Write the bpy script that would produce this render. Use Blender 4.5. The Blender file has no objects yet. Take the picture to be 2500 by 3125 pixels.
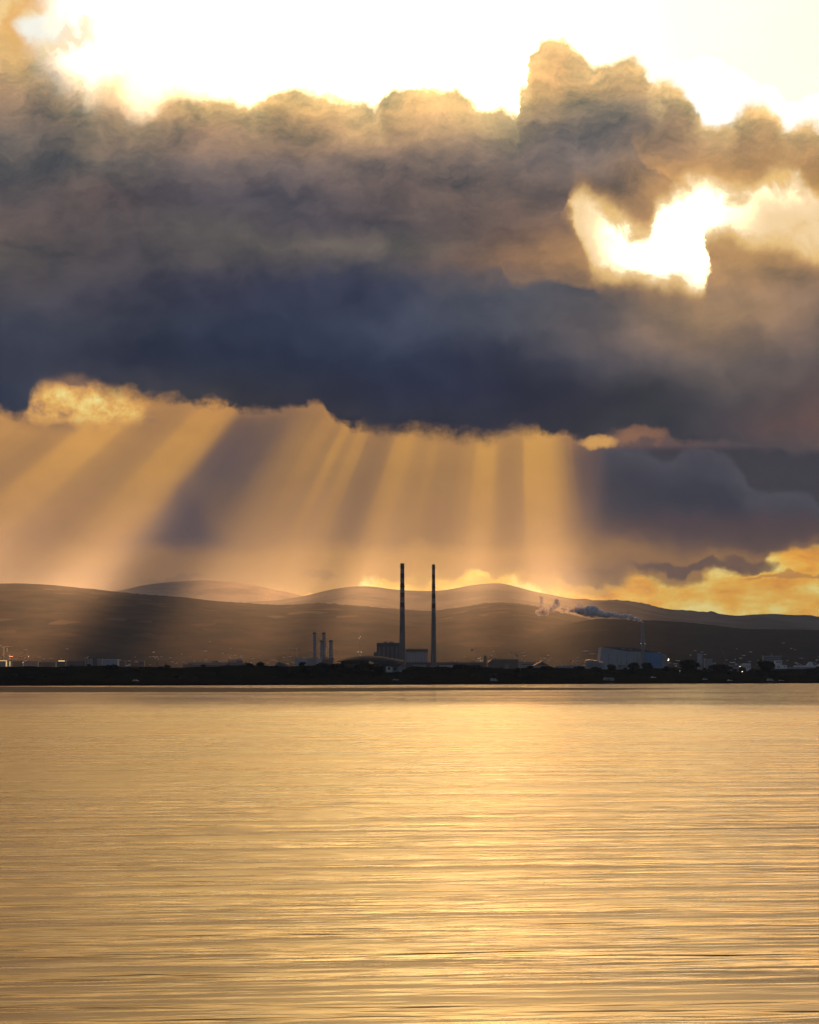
import bpy, bmesh, math, random
from mathutils import Vector, Matrix, Euler, noise as mnoise

# ------------------------------------------------------------------ camera
scene = bpy.context.scene
col = scene.collection
F = 7.06                         # focal length in units of 1000 photo pixels
H0 = 5.0                         # eye height above the water
PITCH = math.atan((2.066 - 1.5625) / F)
cam_data = bpy.data.cameras.new('camera')
cam_data.sensor_fit = 'HORIZONTAL'
cam_data.sensor_width = 36.0
cam_data.lens = F / 2.5 * 36.0
cam_data.clip_start = 0.5
cam_data.clip_end = 200000
cam = bpy.data.objects.new('camera', cam_data)
col.objects.link(cam)
cam.location = (0, 0, H0)
cam.rotation_euler = (math.pi / 2 + PITCH, 0, 0)
scene.camera = cam

scene.view_settings.view_transform = 'Standard'
scene.view_settings.look = 'None'
scene.view_settings.exposure = 0.0
scene.view_settings.gamma = 1.0
scene.view_settings.use_curve_mapping = False
scene.cycles.use_denoising = True
scene.cycles.max_bounces = 6
scene.cycles.transparent_max_bounces = 96
scene.cycles.volume_bounces = 0
scene.cycles.volume_step_rate = 1.0
scene.cycles.volume_max_steps = 256
scene.cycles.sample_clamp_indirect = 6.0


def direction(px, py):
    """unit direction seen at photo pixel (px, py)"""
    x, y, z = (px - 1250) / 1000, F, -(py - 1562.5) / 1000
    c, s = math.cos(PITCH), math.sin(PITCH)
    return Vector((x, y * c - z * s, y * s + z * c)).normalized()


def UV(px, py):
    """azimuth / elevation of that direction in the sky's own units"""
    d = direction(px, py)
    return 1.25 + F * math.atan2(d.x, d.y), 2.066 - F * math.asin(d.z)


def at(px, py, D):
    """world point at ground distance D in that direction"""
    d = direction(px, py)
    k = D / d.y
    return Vector((d.x * k, D, H0 + d.z * k))


def lin(c):
    return tuple((v / 255 / 12.92) if v / 255 <= 0.04045 else ((v / 255 + 0.055) / 1.055) ** 2.4 for v in c[:3]) + (1.0,)


# ------------------------------------------------------------------ node helper
class G:
    def __init__(self, tree):
        self.t = tree; self.n = tree.nodes; self.l = tree.links

    def put(self, sock, v):
        if v is None: return
        if hasattr(v, 'is_output'):
            self.l.new(v, sock)
        else:
            sock.default_value = v

    def m(self, op, a, b=None, c=None, clamp=False):
        n = self.n.new('ShaderNodeMath'); n.operation = op; n.use_clamp = clamp
        self.put(n.inputs[0], a); self.put(n.inputs[1], b); self.put(n.inputs[2], c)
        return n.outputs[0]

    def add(self, a, b): return self.m('ADD', a, b)
    def sub(self, a, b): return self.m('SUBTRACT', a, b)
    def mul(self, a, b): return self.m('MULTIPLY', a, b)

    def mulk(self, *a):
        r = a[0]
        for x in a[1:]: r = self.mul(r, x)
        return r

    def step(self, x, e0, e1, lo=0.0, hi=1.0):
        n = self.n.new('ShaderNodeMapRange'); n.interpolation_type = 'SMOOTHSTEP'
        self.put(n.inputs['Value'], x); self.put(n.inputs['From Min'], e0); self.put(n.inputs['From Max'], e1)
        self.put(n.inputs['To Min'], lo); self.put(n.inputs['To Max'], hi)
        return n.outputs['Result']

    def rmap(self, x, e0, e1, lo=0.0, hi=1.0):
        n = self.n.new('ShaderNodeMapRange')
        self.put(n.inputs['Value'], x); self.put(n.inputs['From Min'], e0); self.put(n.inputs['From Max'], e1)
        self.put(n.inputs['To Min'], lo); self.put(n.inputs['To Max'], hi)
        return n.outputs['Result']

    def vec(self, x, y, z=0.0):
        n = self.n.new('ShaderNodeCombineXYZ')
        for i, v in enumerate((x, y, z)): self.put(n.inputs[i], v)
        return n.outputs[0]

    def sep(self, v):
        n = self.n.new('ShaderNodeSeparateXYZ'); self.put(n.inputs[0], v); return n.outputs

    def vm(self, op, a, b=None, s=None):
        n = self.n.new('ShaderNodeVectorMath'); n.operation = op
        self.put(n.inputs[0], a)
        if b is not None: self.put(n.inputs[1], b)
        if s is not None: self.put(n.inputs['Scale'], s)
        return n.outputs[0]

    def noise(self, v, scale, detail=4, rough=0.5, dist=0.0, dims='3D', color=False, lac=2.0):
        n = self.n.new('ShaderNodeTexNoise'); n.noise_dimensions = dims
        self.put(n.inputs['Vector'], v); n.inputs['Scale'].default_value = scale
        n.inputs['Detail'].default_value = detail; n.inputs['Roughness'].default_value = rough
        n.inputs['Distortion'].default_value = dist; n.inputs['Lacunarity'].default_value = lac
        return n.outputs['Color'] if color else n.outputs['Fac']

    def mix(self, f, a, b, mode='MIX'):
        n = self.n.new('ShaderNodeMix'); n.data_type = 'RGBA'; n.blend_type = mode
        n.clamp_factor = True
        self.put(n.inputs[0], f); self.put(n.inputs[6], a); self.put(n.inputs[7], b)
        return n.outputs[2]

    def ramp(self, x, stops, interp='LINEAR'):
        n = self.n.new('ShaderNodeValToRGB'); r = n.color_ramp; r.interpolation = interp
        while len(r.elements) > 1: r.elements.remove(r.elements[-1])
        r.elements[0].position = stops[0][0]; r.elements[0].color = stops[0][1]
        for p, c in stops[1:]:
            e = r.elements.new(p); e.color = c
        self.put(n.inputs[0], x)
        return n.outputs[0]

    def curve(self, x, pts, handle='AUTO'):
        """x and y of pts already in 0..1"""
        n = self.n.new('ShaderNodeFloatCurve'); c = n.mapping.curves[0]
        n.mapping.use_clip = False
        while len(c.points) > 2: c.points.remove(c.points[-1])
        c.points[0].location = pts[0]; c.points[-1].location = pts[-1]
        for p in pts[1:-1]: c.points.new(*p)
        for p in c.points: p.handle_type = handle
        n.mapping.update()
        self.put(n.inputs['Value'], x)
        return n.outputs[0]


# ------------------------------------------------------------------ sky
SUN_PX = (1580, 150)
sun_dir = direction(*SUN_PX)
sun_el = math.asin(sun_dir.z)
sun_az = math.atan2(sun_dir.x, sun_dir.y)

world = bpy.data.worlds.new('World')
scene.world = world
world.use_nodes = True
wt = world.node_tree
wt.nodes.clear()
g = G(wt)
SU, SV = 2.6, 2.2          # normalising spans of the curve domains


def px_curve(x, pts, handle='AUTO'):
    """curve py(px) given in photo pixels, returned in sky units of V"""
    q = []
    for px, py in pts:
        u, v = UV(px, py); q.append(((u + 0.05) / SU, v / SV))
    return g.mul(g.curve(x, q, handle), SV)


tc = g.n.new('ShaderNodeTexCoord').outputs['Generated']
dx, dy, dz = g.sep(tc)
az = g.m('ARCTAN2', dx, dy)
el = g.m('ARCSINE', dz)
U = g.m('MULTIPLY_ADD', az, F, 1.25)
V = g.m('MULTIPLY_ADD', el, -F, 2.066)
P = g.vec(U, V)
# turbulence that bends the cloud edges
wA = g.sep(g.noise(P, 3.0, 5, 0.55, dims='2D', color=True))
wB = g.sep(g.noise(g.vm('ADD', P, (7.3, 3.1, 0)), 8.0, 8, 0.58, dims='2D', color=True))
a1, a2 = g.sub(wA[0], 0.5), g.sub(wA[1], 0.5)
b1, b2 = g.sub(wB[0], 0.5), g.sub(wB[1], 0.5)
Us = g.add(U, g.add(g.mul(a1, 0.10), g.mul(b1, 0.10)))      # soft warp
Vs = g.add(V, g.add(g.mul(a2, 0.07), g.mul(b2, 0.085)))
Ue = g.add(U, g.mul(b1, 0.09))                              # edge warp
Ve = g.add(V, g.mul(b2, 0.10))
UeN = g.m('DIVIDE', g.add(Ue, 0.05), SU)
UN = g.m('DIVIDE', g.add(U, 0.05), SU)


def slate(c):
    f = min(1.0, max(0.0, (125 - max(c)) / 40.0))
    return (c[0] * (1 - .03 * f), c[1] * (1 - .02 * f), c[2] * (1 - .04 * f))


def table(u, v, cols, sigma=0.17, tint=None):
    """colour field: a vertical ramp for each azimuth, blended smoothly between azimuths"""
    vn = g.m('DIVIDE', v, SV)
    tot = None; wsum = None
    for px, stops in cols:
        u0, _ = UV(px, 1200)
        st = [(UV(px, y)[1] / SV, lin(tint(c) if tint else c)) for y, c in stops]
        c = g.ramp(vn, st, 'EASE' if len(st) < 2 else 'LINEAR')
        d = g.sub(u, u0)
        w = g.m('EXPONENT', g.mul(g.mul(d, d), -1 / (2 * sigma * sigma)))
        cw = g.vm('SCALE', c, s=w)
        tot = cw if tot is None else g.vm('ADD', tot, cw)
        wsum = w if wsum is None else g.add(wsum, w)
    inv = g.m('DIVIDE', 1.0, g.add(wsum, 1e-6))
    return g.vm('SCALE', tot, s=inv)


CLOUD = [
 (0,    [(60,(232,180,112)),(150,(205,152,100)),(220,(165,126,98)),(300,(122,100,90)),(400,(92,88,90)),(500,(84,82,86)),(600,(90,84,88)),(700,(108,94,90)),(790,(95,88,86)),(900,(78,74,84)),(1000,(52,60,80)),(1100,(54,58,76)),(1200,(42,54,80)),(1300,(52,56,74))]),
 (312,  [(100,(250,215,150)),(190,(225,175,112)),(250,(195,150,104)),(300,(165,130,104)),(400,(114,98,92)),(500,(86,84,88)),(600,(94,80,82)),(700,(86,78,84)),(800,(76,72,82)),(900,(62,62,78)),(1000,(60,62,78)),(1100,(46,50,72)),(1200,(62,62,72)),(1300,(60,60,70))]),
 (625,  [(240,(245,200,130)),(300,(205,160,100)),(350,(178,140,100)),(400,(146,118,98)),(500,(100,90,92)),(600,(74,72,84)),(700,(84,82,84)),(800,(82,78,84)),(880,(52,54,76)),(1000,(42,54,78)),(1100,(38,48,72)),(1200,(48,50,62)),(1260,(60,56,62))]),
 (937,  [(240,(228,182,118)),(300,(208,164,106)),(350,(182,144,102)),(420,(158,128,102)),(500,(110,98,96)),(600,(84,80,90)),(690,(74,70,84)),(760,(96,90,88)),(810,(80,76,84)),(860,(58,62,86)),(1000,(44,54,80)),(1100,(34,44,70)),(1200,(38,42,60)),(1300,(54,52,62))]),
 (1250, [(270,(228,185,120)),(330,(196,158,108)),(400,(170,138,102)),(500,(130,110,98)),(600,(110,94,90)),(700,(88,82,86)),(770,(104,98,94)),(820,(86,84,92)),(880,(62,68,90)),(1000,(60,68,92)),(1100,(38,48,76)),(1200,(34,42,70)),(1320,(36,42,62))]),
 (1562, [(180,(228,180,118)),(300,(205,165,108)),(370,(170,142,108)),(430,(124,110,102)),(500,(116,102,98)),(600,(118,100,92)),(700,(104,86,82)),(760,(122,96,85)),(810,(138,106,84)),(860,(88,84,90)),(900,(84,86,98)),(1000,(76,80,94)),(1100,(46,50,72)),(1200,(34,38,62)),(1320,(42,44,60))]),
 (1875, [(200,(205,160,110)),(260,(182,144,106)),(320,(128,118,108)),(400,(96,96,100)),(500,(98,92,92)),(600,(108,92,86)),(680,(140,112,90)),(760,(200,152,98)),(860,(165,128,96)),(900,(92,88,94)),(1000,(108,98,98)),(1100,(74,74,86)),(1200,(46,48,62)),(1300,(52,52,62)),(1380,(60,56,62))]),
 (2187, [(300,(215,172,112)),(380,(176,138,98)),(450,(166,130,94)),(500,(188,145,96)),(560,(212,162,98)),(800,(185,145,100)),(900,(166,134,100)),(960,(172,138,100)),(1020,(150,122,98)),(1100,(118,104,96)),(1200,(84,80,84)),(1300,(64,64,76)),(1380,(70,68,78))]),
 (2500, [(330,(225,172,108)),(400,(168,128,88)),(500,(150,115,80)),(560,(205,155,88)),(620,(238,185,105)),(700,(245,198,118)),(750,(215,162,98)),(800,(168,130,96)),(900,(134,112,96)),(1000,(114,98,92)),(1100,(100,88,88)),(1200,(98,80,80)),(1300,(112,84,78)),(1380,(84,76,82))]),
]
LIT = [
 (0,    [(1260,(232,170,100)),(1350,(220,162,96)),(1450,(208,154,94)),(1550,(190,140,88)),(1640,(158,114,80)),(1690,(168,122,82)),(1740,(146,106,78)),(1790,(152,112,82))]),
 (312,  [(1260,(232,172,100)),(1350,(226,168,98)),(1450,(208,155,92)),(1550,(184,136,86)),(1650,(162,118,80)),(1720,(166,124,86)),(1760,(136,102,78)),(1790,(146,106,80))]),
 (625,  [(1250,(205,150,92)),(1350,(205,152,90)),(1450,(196,146,88)),(1550,(182,136,86)),(1640,(162,120,82)),(1700,(168,124,82)),(1760,(158,116,78)),(1800,(158,114,78))]),
 (937,  [(1270,(205,150,90)),(1400,(200,150,90)),(1500,(186,138,88)),(1620,(172,128,82)),(1660,(168,124,78)),(1700,(186,136,78)),(1780,(202,148,80)),(1810,(235,178,84))]),
 (1250, [(1330,(215,160,92)),(1450,(204,152,90)),(1550,(186,138,84)),(1650,(178,130,78)),(1700,(206,152,84)),(1750,(212,154,80)),(1800,(235,178,84))]),
 (1562, [(1330,(228,172,98)),(1450,(220,164,92)),(1550,(212,156,88)),(1650,(198,144,80)),(1700,(208,150,82)),(1745,(186,132,78)),(1790,(238,182,84))]),
 (1875, [(1330,(205,152,92)),(1450,(195,145,86)),(1550,(180,132,80)),(1620,(150,110,78)),(1680,(168,124,80)),(1740,(148,110,80)),(1775,(190,138,78)),(1860,(248,186,84))]),
 (2187, [(1330,(120,96,84)),(1600,(120,92,78)),(1650,(98,76,72)),(1690,(146,110,78)),(1730,(126,96,76)),(1770,(210,154,78)),(1850,(248,182,76))]),
 (2500, [(1330,(150,104,80)),(1600,(110,84,76)),(1650,(108,80,70)),(1680,(190,140,80)),(1740,(235,180,84)),(1800,(246,186,84)),(1870,(246,180,74))]),
]
SHADE = [
 (0,    [(1260,(140,108,84)),(1450,(130,102,84)),(1640,(118,88,74)),(1720,(140,104,78)),(1790,(146,108,82))]),
 (625,  [(1250,(80,70,78)),(1350,(76,70,84)),(1450,(88,78,84)),(1550,(112,90,82)),(1650,(128,98,82)),(1700,(150,112,80)),(1790,(156,114,78))]),
 (960,  [(1280,(138,106,80)),(1450,(130,100,78)),(1550,(128,98,78)),(1650,(138,104,78)),(1700,(170,126,80)),(1800,(190,140,80))]),
 (1250, [(1330,(146,110,80)),(1450,(142,108,80)),(1550,(134,102,78)),(1650,(134,100,76)),(1700,(196,144,82)),(1800,(225,170,84))]),
 (1800, [(1330,(112,86,80)),(1400,(88,74,80)),(1500,(82,70,78)),(1600,(96,78,78)),(1660,(130,98,76)),(1700,(158,116,78)),(1740,(144,106,78)),(1800,(235,178,84))]),
 (2500, [(1330,(90,80,84)),(1600,(84,72,74)),(1650,(98,76,72)),(1690,(160,118,78)),(1780,(225,168,82)),(1860,(246,180,76))]),
]
# crest of the blue deck and the right flank of the grey tower are crisp
dk = px_curve(UeN, [(0,935),(250,910),(400,872),(600,850),(700,815),(800,792),(900,795),(980,850),(1060,858),(1150,835),(1300,822),(1420,815),(1540,826),(1560,862),(1640,858),(1750,872),(1850,872),(2000,888),(2160,892),(2300,900),(2500,900)])
hard = g.mul(g.step(U, 1.35, 1.6), g.step(U, 2.25, 2.1))
mk = g.step(g.sub(g.m('MULTIPLY_ADD', b2, 0.06, V), dk), g.m('MULTIPLY_ADD', hard, 0.035, -0.05), g.m('MULTIPLY_ADD', hard, -0.03, 0.05))
Vk = g.add(g.mul(mk, g.m('MAXIMUM', Vs, g.add(dk, 0.045))), g.mul(g.sub(1.0, mk), g.m('MINIMUM', Vs, g.add(dk, -0.02))))
inr = g.step(U, 2.3, 2.1)
Vk = g.add(g.mul(Vk, inr), g.mul(Vs, g.sub(1.0, inr)))
fx = g.curve(g.m('DIVIDE', Ve, 1.0), [(0.0, 1.9/2.6), (0.22, 1.905/2.6), (0.30, 1.93/2.6), (0.38, 1.925/2.6), (0.47, 1.945/2.6), (0.52, 1.985/2.6), (0.56, 2.05/2.6), (0.61, 2.075/2.6), (0.65, 2.03/2.6), (0.70, 1.95/2.6), (1.0, 1.93/2.6)])
fx = g.mul(fx, 2.6)
mf = g.step(g.sub(Ue, fx), -0.012, 0.016)
Uk = g.add(g.mul(mf, g.m('MAXIMUM', Us, g.add(fx, 0.11))), g.mul(g.sub(1.0, mf), g.m('MINIMUM', Us, g.add(fx, -0.05))))
inv_ = g.mul(g.step(V, 0.40, 0.47), g.step(V, 0.74, 0.66))
Uk = g.add(g.mul(Uk, inv_), g.mul(Us, g.sub(1.0, inv_)))
cloud = table(Uk, Vk, CLOUD, tint=slate)
lit = table(Us, Vs, LIT, tint=lambda c: (c[0], c[1] * 0.98, c[2] * 0.89))
lit = g.vm('SCALE', lit, s=g.step(V, 1.35, 1.70, 1.0, 0.72))
shade = table(Us, Vs, SHADE, 0.2)

# light shafts fan out below the cloud from the hidden sun
su, sv = UV(*SUN_PX)
T = g.m('DIVIDE', g.sub(g.add(U, g.mul(a1, 0.02)), su), g.m('MAXIMUM', g.sub(V, sv), 0.2))
RAY = [(-1.6,.45),(-1.35,.62),(-1.215,.52),(-1.127,.98),(-1.07,.86),(-1.0,.56),(-.93,.64),(-.86,.97),(-.82,.82),(-.785,.42),(-.75,.12),(-.69,.03),(-.62,.28),(-.56,.48),
       (-.52,.56),(-.492,.50),(-.47,.82),(-.445,.52),(-.42,.68),(-.395,.36),(-.36,.26),(-.33,.40),(-.296,.82),(-.27,.64),(-.245,.54),(-.22,.60),(-.19,.44),(-.15,.52),(-.115,.62),(-.085,.90),(-.055,.60),(-.02,.52),(0.01,.66),
       (.03,1.0),(.065,.93),(.095,.70),(.13,.36),(.165,.14),(.21,.12),(.26,.04),(.5,.0)]
R = g.curve(g.rmap(T, -1.6, 0.5), [((t + 1.6) / 2.1, r) for t, r in RAY])
fine = g.noise(g.mul(T, 1.0), 26.0, 2, 0.5, dims='1D') if False else g.noise(g.vec(T, 0.0), 24.0, 2, 0.5, dims='2D')
R = g.add(R, g.mul(g.sub(fine, 0.5), 0.16))
R = g.step(R, -0.05, 1.05)
low = g.mix(R, shade, lit)
# brighter just under the cloud
# dark wedge of cloud seen through the shafts at left
tric = px_curve(g.m('DIVIDE', g.add(g.m('MULTIPLY_ADD', b1, 0.05, U), 0.05), SU), [(0,1700),(350,1668),(420,1628),(480,1572),(530,1510),(565,1478),(590,1500),(630,1570),(680,1630),(730,1662),(900,1700),(2500,1700)])
tri = g.mulk(g.step(g.sub(g.m('MULTIPLY_ADD', b2, 0.04, V), tric), -0.05, 0.09), g.step(g.m('MULTIPLY_ADD', b2, 0.03, V), 1.695, 1.635), 0.62)
low = g.mix(tri, low, lin((66, 64, 82)))

# glowing broken cloud low over the hills
bandtop = px_curve(UeN, [(0,1860),(780,1850),(860,1822),(960,1812),(1080,1790),(1130,1762),(1200,1755),(1290,1775),(1400,1750),(1455,1728),(1500,1762),(1560,1765),(1620,1768),(1720,1785),(1840,1795),(1890,1768),(1960,1756),(2010,1765),(2110,1764),(2180,1748),(2260,1732),(2310,1725),(2340,1685),(2420,1680),(2500,1672)])
bn = g.noise(g.vec(g.mul(U, 1.0), g.mul(V, 2.0)), 6.0, 8, 0.60, 0.0, dims='2D')
bn2 = g.noise(g.vec(g.mul(U, 1.0), g.mul(V, 2.8)), 2.6, 4, 0.5, 0.0, dims='2D')
bandc = g.ramp(g.add(g.mul(bn, 0.7), g.add(g.mul(bn2, 0.45), g.add(g.step(U, 1.7, 2.2, 0.0, 0.06), g.mulk(g.step(U, 0.85, 1.1), g.step(U, 1.75, 1.6), 0.10)))), [(0.38, lin((200,140,74))), (0.47, lin((240,168,70))), (0.56, lin((255,190,76))), (0.66, lin((255,212,104))), (0.76, lin((255,240,160)))])
bandc = g.vm('MULTIPLY', bandc, (1.14, 1.04, 0.80))
bandm = g.mul(g.step(g.sub(Ve, bandtop), -0.006, 0.022), g.step(U, 0.80, 0.92, 0.0, 1.0))
low = g.mix(bandm, low, bandc)
# slim dark cloud strips in front of the glow
for (x0, x1, yc, hh, c, s) in ((1700, 1930, 1752, 24, (116,88,76), .7), (1925, 2240, 1730, 17, (104,82,76), .85), (2190, 2345, 1722, 22, (118,88,74), .9), (2250,2560,1757,9,(214,150,78),.8), (920,1020,1752,12,(150,108,74),.6), (430,640,1760,9,(120,92,76),.5), (60,400,1745,16,(132,98,76),.5)):
    uc, vc = UV((x0 + x1) / 2, yc)
    hw = (x1 - x0) / 2000
    e = g.add(g.m('POWER', g.m('ABSOLUTE', g.m('DIVIDE', g.sub(Us, uc), hw)), 2.0), g.m('POWER', g.m('ABSOLUTE', g.m('DIVIDE', g.sub(Ve, vc), hh / 1000)), 2.0))
    low = g.mix(g.mul(g.step(e, 1.5, 0.3), s), low, lin(c))

# the second, blue-grey cloud bank at right
rbtop = px_curve(UeN, [(1600,1520),(1790,1500),(1825,1400),(1850,1372),(1900,1362),(1960,1368),(2040,1395),(2120,1365),(2200,1390),(2260,1440),(2330,1520),(2420,1500),(2500,1540)])
rb_m = g.mulk(g.step(U, 1.80, 1.87), g.step(Ve, 1.67, 1.60), g.step(V, 1.36, 1.385))
lobes = g.step(g.sub(Ve, rbtop), -0.012, 0.018)
shadec = g.ramp(g.sub(Ve, rbtop), [(0.0, lin((88,86,98))), (0.05, lin((76,77,90))), (0.11, lin((62,64,80))), (0.22, lin((58,62,78))), (0.30, lin((84,68,72)))])
rb_c = g.mix(lobes, lin((68, 66, 76)), shadec)
rb_c = g.vm('SCALE', rb_c, s=0.80)
rb_c = g.mix(g.step(Ve, 1.54, 1.63), rb_c, lin((86, 68, 72)))
low = g.mix(rb_m, low, rb_c)

# the bright open sky at the top
topc = g.ramp(g.add(g.mul(bn2, 0.2), g.rmap(U, 1.2, 2.6, -0.1, 0.9)), [(0.0, (1.25, 1.22, 1.16, 1)), (0.5, (1.22, 1.17, 1.08, 1)), (1.0, (1.18, 1.06, 0.88, 1))])
cu_e = px_curve(UeN, [(1500,95),(1680,65),(1800,98),(1880,105),(1950,140),(2010,170),(2070,190),(2150,178),(2270,235),(2310,258),(2360,262),(2420,300),(2460,290),(2500,278)])
topc = g.mix(g.mul(g.step(g.sub(Ve, cu_e), -0.012, 0.008), g.step(U, 1.5, 1.7)), topc, (1.28, 1.25, 1.18, 1))
topl = g.mix(g.mulk(g.step(Us, 0.20, 0.04), 1.0), topc, lin((240, 185, 112)))
wis = g.noise(g.vec(Ue, Ve), 5.0, 6, 0.6, 0.0, dims='2D')
topl = g.mix(g.mul(g.mul(g.step(wis, 0.46, 0.64), g.step(U, 0.55, 0.12)), 0.75), topl, lin((255, 222, 158)))
hole = g.m('SQRT', g.add(g.m('POWER', g.m('ABSOLUTE', g.m('DIVIDE', g.sub(Ue, 0.115), 0.085)), 2.0), g.m('POWER', g.m('ABSOLUTE', g.m('DIVIDE', g.sub(Ve, UV(100, 80)[1]), 0.05)), 2.0)))
topl = g.mix(g.step(hole, 1.2, 0.5), topl, (1.0, 0.98, 0.86, 1))

topedge = px_curve(UeN, [(0,120),(60,150),(130,150),(200,190),(270,260),(340,240),(420,290),(520,265),(600,270),(700,300),(790,310),(850,262),(900,250),(960,258),(1050,300),(1120,310),(1160,318),(1190,270),(1250,252),(1330,270),(1420,280),(1480,320),(1540,325),(1590,330),(1600,260),(1590.5,190),(1625,160),(1660,108),(1700,104),(1735,140),(1785,170),(1850,180),(1950,176),(1985,225),(2060,240),(2105,285),(2160,360),(2210,370),(2260,330),(2320,325),(2380,350),(2410,385),(2450,370),(2500,380)])
dt = g.sub(Ve, topedge)
sft = g.step(U, 0.75, 0.25)
mt = g.step(dt, g.m('MULTIPLY_ADD', sft, -0.05, -0.014), g.m('MULTIPLY_ADD', sft, 0.10, 0.026))
rim = g.m('EXPONENT', g.mul(g.m('MAXIMUM', dt, 0.0), g.m('MULTIPLY_ADD', sft, 8.0, -20.0)))
cloud = g.mix(g.mul(rim, 0.8), cloud, lin((255, 218, 150)))

# billowing light and dark inside the cloud
bil = g.noise(g.vec(g.mul(Us, 1.0), g.mul(Vs, 1.7)), 3.6, 6, 0.52, 0.0, dims='2D')
bilb = g.noise(g.vec(g.mul(g.add(Us, 0.008), 1.0), g.mul(g.add(Vs, 0.018), 1.7)), 3.6, 6, 0.52, 0.0, dims='2D')
emb = g.mul(g.sub(bilb, bil), g.rmap(V, 0.2, 1.1, 2.1, 0.8))
fin = g.noise(g.vec(Us, g.mul(Vs, 1.5)), 11.0, 6, 0.6, 0.0, dims='2D')
finb = g.noise(g.vec(g.add(Us, 0.003), g.mul(g.add(Vs, 0.006), 1.5)), 11.0, 6, 0.6, 0.0, dims='2D')
emb = g.add(emb, g.mul(g.sub(finb, fin), g.rmap(V, 0.3, 1.2, 0.9, 0.35)))
hl = g.add(g.add(g.rmap(bil, 0.25, 0.75, -0.40, 0.42), g.rmap(fin, 0.25, 0.75, -0.07, 0.07)), emb)
hl = g.mul(hl, g.rmap(V, 0.5, 1.2, 1.15, 0.7))
cloud = g.vm('MULTIPLY', cloud, g.vm('ADD', g.vm('SCALE', (1.25, 1.0, 0.72), s=hl), (1.0, 1.0, 1.0)))
cloud = g.vm('SCALE', cloud, s=g.step(V, 0.75, 0.35, 1.0, 1.22))
cl_l = g.vm('DOT_PRODUCT', cloud, (0.2126, 0.7152, 0.0722)).node.outputs['Value']
cl_g = g.vm('SCALE', (1.0, 1.0, 1.12), s=cl_l)
cloud = g.mix(g.step(cl_l, 0.10, 0.03, 0.0, 0.0), cloud, cl_g)
low = g.vm('SCALE', low, s=g.rmap(bn, 0.2, 0.8, 0.94, 1.06))

# the blown-out gap at right and the golden break at left
gt = px_curve(UeN, [(0,2000),(1690,900),(1735,600),(1780,575),(1830,615),(1870,640),(1930,680),(1965,690),(2010,620),(2075,560),(2140,545),(2200,560),(2290,555),(2350,515),(2400,500),(2450,540),(2500,600)])
gb = px_curve(UeN, [(0,300),(1690,590),(1735,640),(1775,760),(1820,830),(1870,858),(1920,865),(1990,885),(2060,878),(2130,895),(2158,890),(2168,760),(2195,735),(2300,740),(2380,755),(2450,770),(2500,800)])
gd = g.m('MINIMUM', g.sub(Ve, gt), g.sub(gb, Ve))
gm = g.step(gd, -0.085, 0.04)
gapn = g.noise(P, 6.0, 7, 0.6, 0.5, dims='2D')
core = g.step(gd, -0.015, 0.06)
core = g.mul(core, g.step(g.add(gapn, g.mul(g.step(gd, 0.0, 0.10), 0.26)), 0.38, 0.66))
core = g.mulk(core, g.step(Us, 1.78, 1.93, 0.22, 1.0), g.sub(1.0, g.mulk(g.step(Us, 2.16, 2.36), g.step(Vs, 0.56, 0.70), 0.75)))
gapc = g.mix(core, g.mix(g.step(gd, -0.04, 0.02), lin((190, 146, 100)), lin((246, 202, 130))), (1.1, 1.06, 0.92, 1))
cloud = g.mix(gm, cloud, gapc)
# small gap beside the tower of cloud
h2 = g.add(g.m('POWER', g.m('ABSOLUTE', g.m('DIVIDE', g.sub(Ue, UV(1982, 350)[0]), 0.032)), 2.0), g.m('POWER', g.m('ABSOLUTE', g.m('DIVIDE', g.sub(Ve, UV(1982, 350)[1]), 0.045)), 2.0))
cloud = g.mix(g.mulk(g.step(h2, 2.6, 0.0), g.step(gapn, 0.40, 0.66), 0.8), cloud, lin((250, 214, 148)))

lt = px_curve(UeN, [(0,1290),(60,1270),(100,1190),(135,1160),(200,1135),(260,1150),(330,1185),(400,1200),(460,1240),(520,1290),(2500,1290)])
lb = px_curve(UeN, [(0,1290),(60,1290),(110,1275),(200,1290),(300,1262),(400,1255),(450,1285),(520,1288),(2500,1288)])
ld = g.sub(Ve, lt)
ln = g.noise(g.vec(U, g.mul(V, 1.2)), 6.5, 8, 0.60, 0.0, dims='2D')
lcen = g.add(g.m('POWER', g.m('ABSOLUTE', g.m('DIVIDE', g.sub(U, 0.26), 0.20)), 2.0), g.m('POWER', g.m('ABSOLUTE', g.m('DIVIDE', g.sub(V, UV(260, 1232)[1]), 0.062)), 2.0))
lc = g.ramp(g.sub(g.add(g.mul(ln, 1.9), -0.16), g.mul(lcen, 0.34)), [(0.24, lin((140,106,84))), (0.42, lin((205,152,96))), (0.58, lin((240,182,98))), (0.76, lin((255,220,130))), (0.95, lin((255,250,190)))])
lmask = g.mulk(g.step(ld, -0.01, 0.05), g.step(U, 0.52, 0.40), g.step(V, 1.345, 1.27), g.step(g.add(lcen, g.mul(g.sub(ln, 0.5), 9.0)), 3.8, 0.8))

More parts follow.
